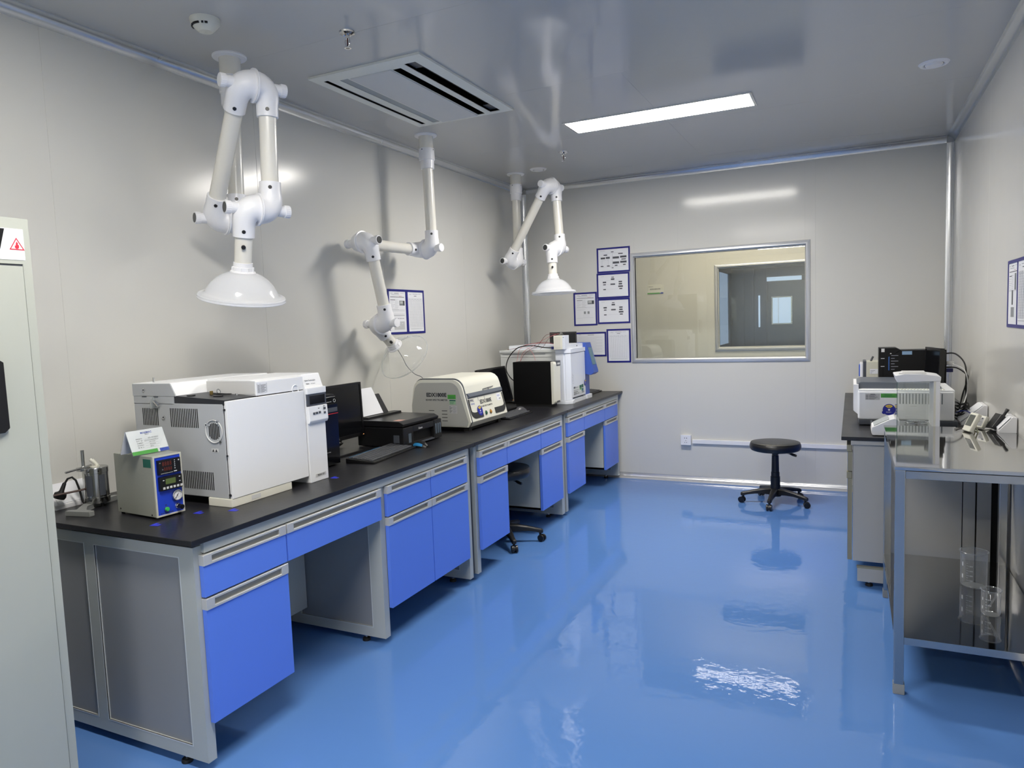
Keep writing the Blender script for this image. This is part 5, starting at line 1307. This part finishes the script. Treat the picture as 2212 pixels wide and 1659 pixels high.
# black computer tower and the thin monitor on the right bench
t = thing('computer_tower', 'black desktop computer tower lying side-on behind the white infrared instrument', 'computer', (3.4, 5.36, WT))
MB(blackm).box((3.215, 5.29, WT+.01), (3.598, 5.46, 1.262), bev=.003).build('case', t)
m = MB(blackm); m.prism([(3.193, WT+.006), (3.218, WT+.006), (3.218, 1.20), (3.33, 1.262), (3.300, 1.279), (3.193, 1.279)], 'y', 5.288, 5.462, bev=.003); m.build('front_bezel', t)
m = MB(lgrey)
for z in (1.205, 1.150): m.box((3.205, 5.2865, z), (3.228, 5.289, z+.0045))
m.box((3.208, 5.2865, 1.252), (3.228, 5.289, 1.276)); m.box((3.27, 5.2865, 1.238), (3.262, 5.2892, 1.244))
m.build('case_marks', t)
m = MB(M('label_blue_bar', (56, 100, 170), .4)); m.box((3.252, 5.2885, 1.125), (3.258, 5.2895, 1.254)); m.box((3.335, 5.2885, 1.232), (3.395, 5.2895, 1.256), M('label_silver_blue', (130, 160, 190), .4))
for k in range(6): m.box((3.268, 5.2885, 1.13+k*.019), (3.29+.022*(k % 2), 5.2894, 1.1335+k*.019), inkl)
m.build('spec_sticker', t)
MB(rubber).box((3.23, 5.30, WT), (3.58, 5.45, WT+.011)).build('feet', t)
t = monitor('thin black monitor seen almost edge-on in front of the right computer tower', (3.50, 5.13, .985), .28, .30, ry=.05, rz=R(193), name=None)
# small cream box
t = thing('printer_box', 'small cream box with a dark and blue front end behind the right-hand tower', 'device', (3.16, 5.62, WT))
MB(M('cream_box', (206, 204, 186), .4)).box((3.118, 5.52, WT+.005), (3.235, 5.72, 1.170), bev=.003).build('case', t)
MB(dgrey).box((3.098, 5.52, WT+.005), (3.119, 5.72, 1.175), bev=.002).build('dark_front', t)
MB(pwhite).box((3.078, 5.53, WT+.02), (3.099, 5.71, 1.160), bev=.006).build('white_cover', t)
MB(icb).box((3.070, 5.56, 1.06), (3.079, 5.68, 1.145), bev=.003).build('blue_tab', t)
s_ = MB(paper).box((3.142, 5.5188, 1.082), (3.20, 5.5202, 1.118)).build('paper_label', t)
m = MB(ink)
for k in range(3): m.box((3.146, 5.5182, 1.087+k*.009), (3.156+.01*k, 5.5189, 1.089+k*.009))
m.build('label_print', s_)
MB(rubber).box((3.12, 5.53, WT), (3.23, 5.71, WT+.006)).build('feet', t)
m = MB(dgrey); m.tube([(3.150, 5.60, 1.170), (3.158, 5.60, 1.19), (3.165, 5.60, 1.205)], .007); m.build('clip', t)
# cables behind the right tower
cab = [((3.598, 5.33, 1.235), (3.655, 5.32, 1.23), (3.70, 5.25, 1.16), (3.70, 5.20, 1.02), (3.69, 5.12, .92), (3.66, 5.05, .862)),
       ((3.598, 5.34, 1.14), (3.655, 5.28, 1.14), (3.706, 5.24, 1.10), (3.708, 5.2, 1.07), (3.67, 5.1, .98), (3.64, 4.98, .90), (3.62, 4.9, .858))]
for P in cab: tag(MB(rubber).tube(bez(P, 8), .0048, n=8).build('power_cable'), 'black cable arching from the right-hand tower down beside the right wall', 'cable', 'black cables behind the right-hand tower')
tag(MB(lgrey).tube(bez([(3.635, 5.30, 1.165), (3.69, 5.2, 1.13), (3.70, 5.12, 1.04), (3.67, 5.0, .95), (3.62, 4.9, .885)], 8), .0035, n=8).build('signal_cable'), 'light grey cable from the plugs beside the right-hand tower', 'cable')
tag(MB(lgrey).box((3.600, 5.30, 1.158), (3.645, 5.33, 1.182), bev=.003).build('cable_plug'), 'light grey plug at the back of the right-hand tower', 'plug')
tag(MB(M('vga_blue', (22, 30, 110), .4)).box((3.600, 5.32, 1.108), (3.640, 5.345, 1.134), bev=.003).build('cable_plug'), 'dark blue monitor plug at the back of the right-hand tower', 'plug')
# coil of cables on the worktop
P = [(3.64+.04*math.cos(k*.7)*(1+.2*math.sin(k*1.9)), 4.86+.10*math.sin(k*.7)*(1+.15*math.cos(k*1.3)), .858+.0022*k+.010*math.sin(k*2.1)) for k in range(44)]
tag(MB(rubber).tube(bez([V(p) for p in P], 4), .0042, n=6).build('cable_coil'), 'tangle of black cables beside the white infrared instrument', 'cables')
tag(MB(M('cord_blue', (32, 48, 150), .4)).tube(bez([(3.60, 4.80, .90), (3.635, 4.70, .925), (3.66, 4.55, .915), (3.675, 4.40, .875), (3.68, 4.3, .856)], 8), .0035, n=6).build('network_cable'), 'blue network cable curving over the right worktop toward the white wedge', 'cable')
# white wedge holder against the right wall
def wedge(name, label, y0, y1, base, w_, h_, grp):
    t = thing(name, label, 'sign holder', (XR-w_/2, (y0+y1)/2, base), group=grp)
    MB(pwhite).prism([(XR-.004, base), (XR-w_, base), (XR-w_, base+.012), (XR-.022, base+h_), (XR-.004, base+h_)], 'y', y0, y1, bev=.001).build('base', t)
    MB(paper).poly([[V((XR-w_-.0005, y0+.012, base+.0175)), V((XR-w_-.0005, y1-.012, base+.0175)), V((XR-.027, y1-.012, base+h_-.001)), V((XR-.027, y0+.012, base+h_-.001))], [V((XR-w_-.0015, y0+.012, base+.0185)), V((XR-w_-.0015, y1-.012, base+.0185)), V((XR-.028, y1-.012, base+h_)), V((XR-.028, y0+.012, base+h_))]]).build('sheet', t)
wedge('sloped_sheet_holder', 'white sloped sheet holder on the right bench against the right wall', 4.62, 4.82, WT, .135, .115, 'white sloped holders by the right wall')
wedge('sloped_sheet_holder', 'white sloped sheet holder on the steel table behind the black adapter', 3.80, 3.955, .932, .075, .075, 'white sloped holders by the right wall')
# thermometer, adapter and labelled box on the steel table
t = thing('digital_thermometer', 'cream digital thermometer standing tilted on the steel table', 'thermometer', (3.535, 3.80, .932), R(-160))
T = Matrix.Rotation(R(-26), 4, 'Y')
m = MB(offw); m.box((-.011, -.035, .002), (.011, .035, .100), bev=.006, T=T, seg=3); m.build('case', t, local=True)
MB(M('lcd_dark', (96, 98, 92), .2)).box((.0108, -.024, .030), (.0122, .024, .088), T=T).build('lcd', t, local=True)
MB(M('clear_stand', (206, 206, 180), .3)).box((-.048, -.014, .0), (-.040, .014, .004), bev=.001).build('stand_foot', t, local=True)
m = MB(M('clear_stand', (206, 206, 180), .3)); m.tube([V((-.044, -.012, .003)), T @ V((-.011, -.012, .050))], .003); m.tube([V((-.044, .012, .003)), T @ V((-.011, .012, .050))], .003); m.build('stand_leg', t, local=True)
t = thing('power_adapter', 'black power adapter with its barrel plug, leaning at the back of the steel table', 'power adapter', (3.66, 3.90, .932), .3)
T = Matrix.Rotation(R(34), 4, 'Y')
MB(black).box((-.014, -.03, .004), (.014, .03, .082), bev=.004, T=Matrix.Translation((-.014, 0, .006)) @ T).build('case', t, local=True)
m = MB(rubber); m.cyl((.006, -.02, .035), (.026, -.02, .060), .011); m.cyl((.026, -.02, .060), (.045, -.02, .092), .0075, .0065); m.cyl((.045, -.02, .092), (.052, -.02, .104), .0085, m=black); m.cyl((.006, -.02, .035), (.004, -.02, .004), .003); m.build('barrel_plug', t, local=True)
t = thing('labelled_box', 'small pale box with a printed label leaning beside the black adapter', 'box', (3.60, 3.925, .932), .5)
T = Matrix.Rotation(R(24), 4, 'Y')
MB(offw).box((-.010, -.03, .004), (.010, .03, .068), bev=.005, T=T).build('case', t, local=True)
q = MB(lgrey).box((-.0112, -.024, .012), (-.0100, .024, .058), T=T).build('printed_label', t, local=True)
m = MB(ink)
for k in range(6): m.box((-.0120, -.02, .016+k*.006), (-.0110, .004+.006*(k % 3), .018+k*.006), T=T)
m.box((-.0120, -.018, .050), (-.011, -.006, .056), T=T); m.build('label_print', q, local=True)
tag(MB(rubber).tube(bez([(3.50, 3.90, .940), (3.53, 3.93, .936), (3.60, 3.955, .945), (3.655, 3.93, .936)], 8), .0022, n=6).build('thin_cable'), 'thin dark cable lying along the back of the steel table', 'cable')
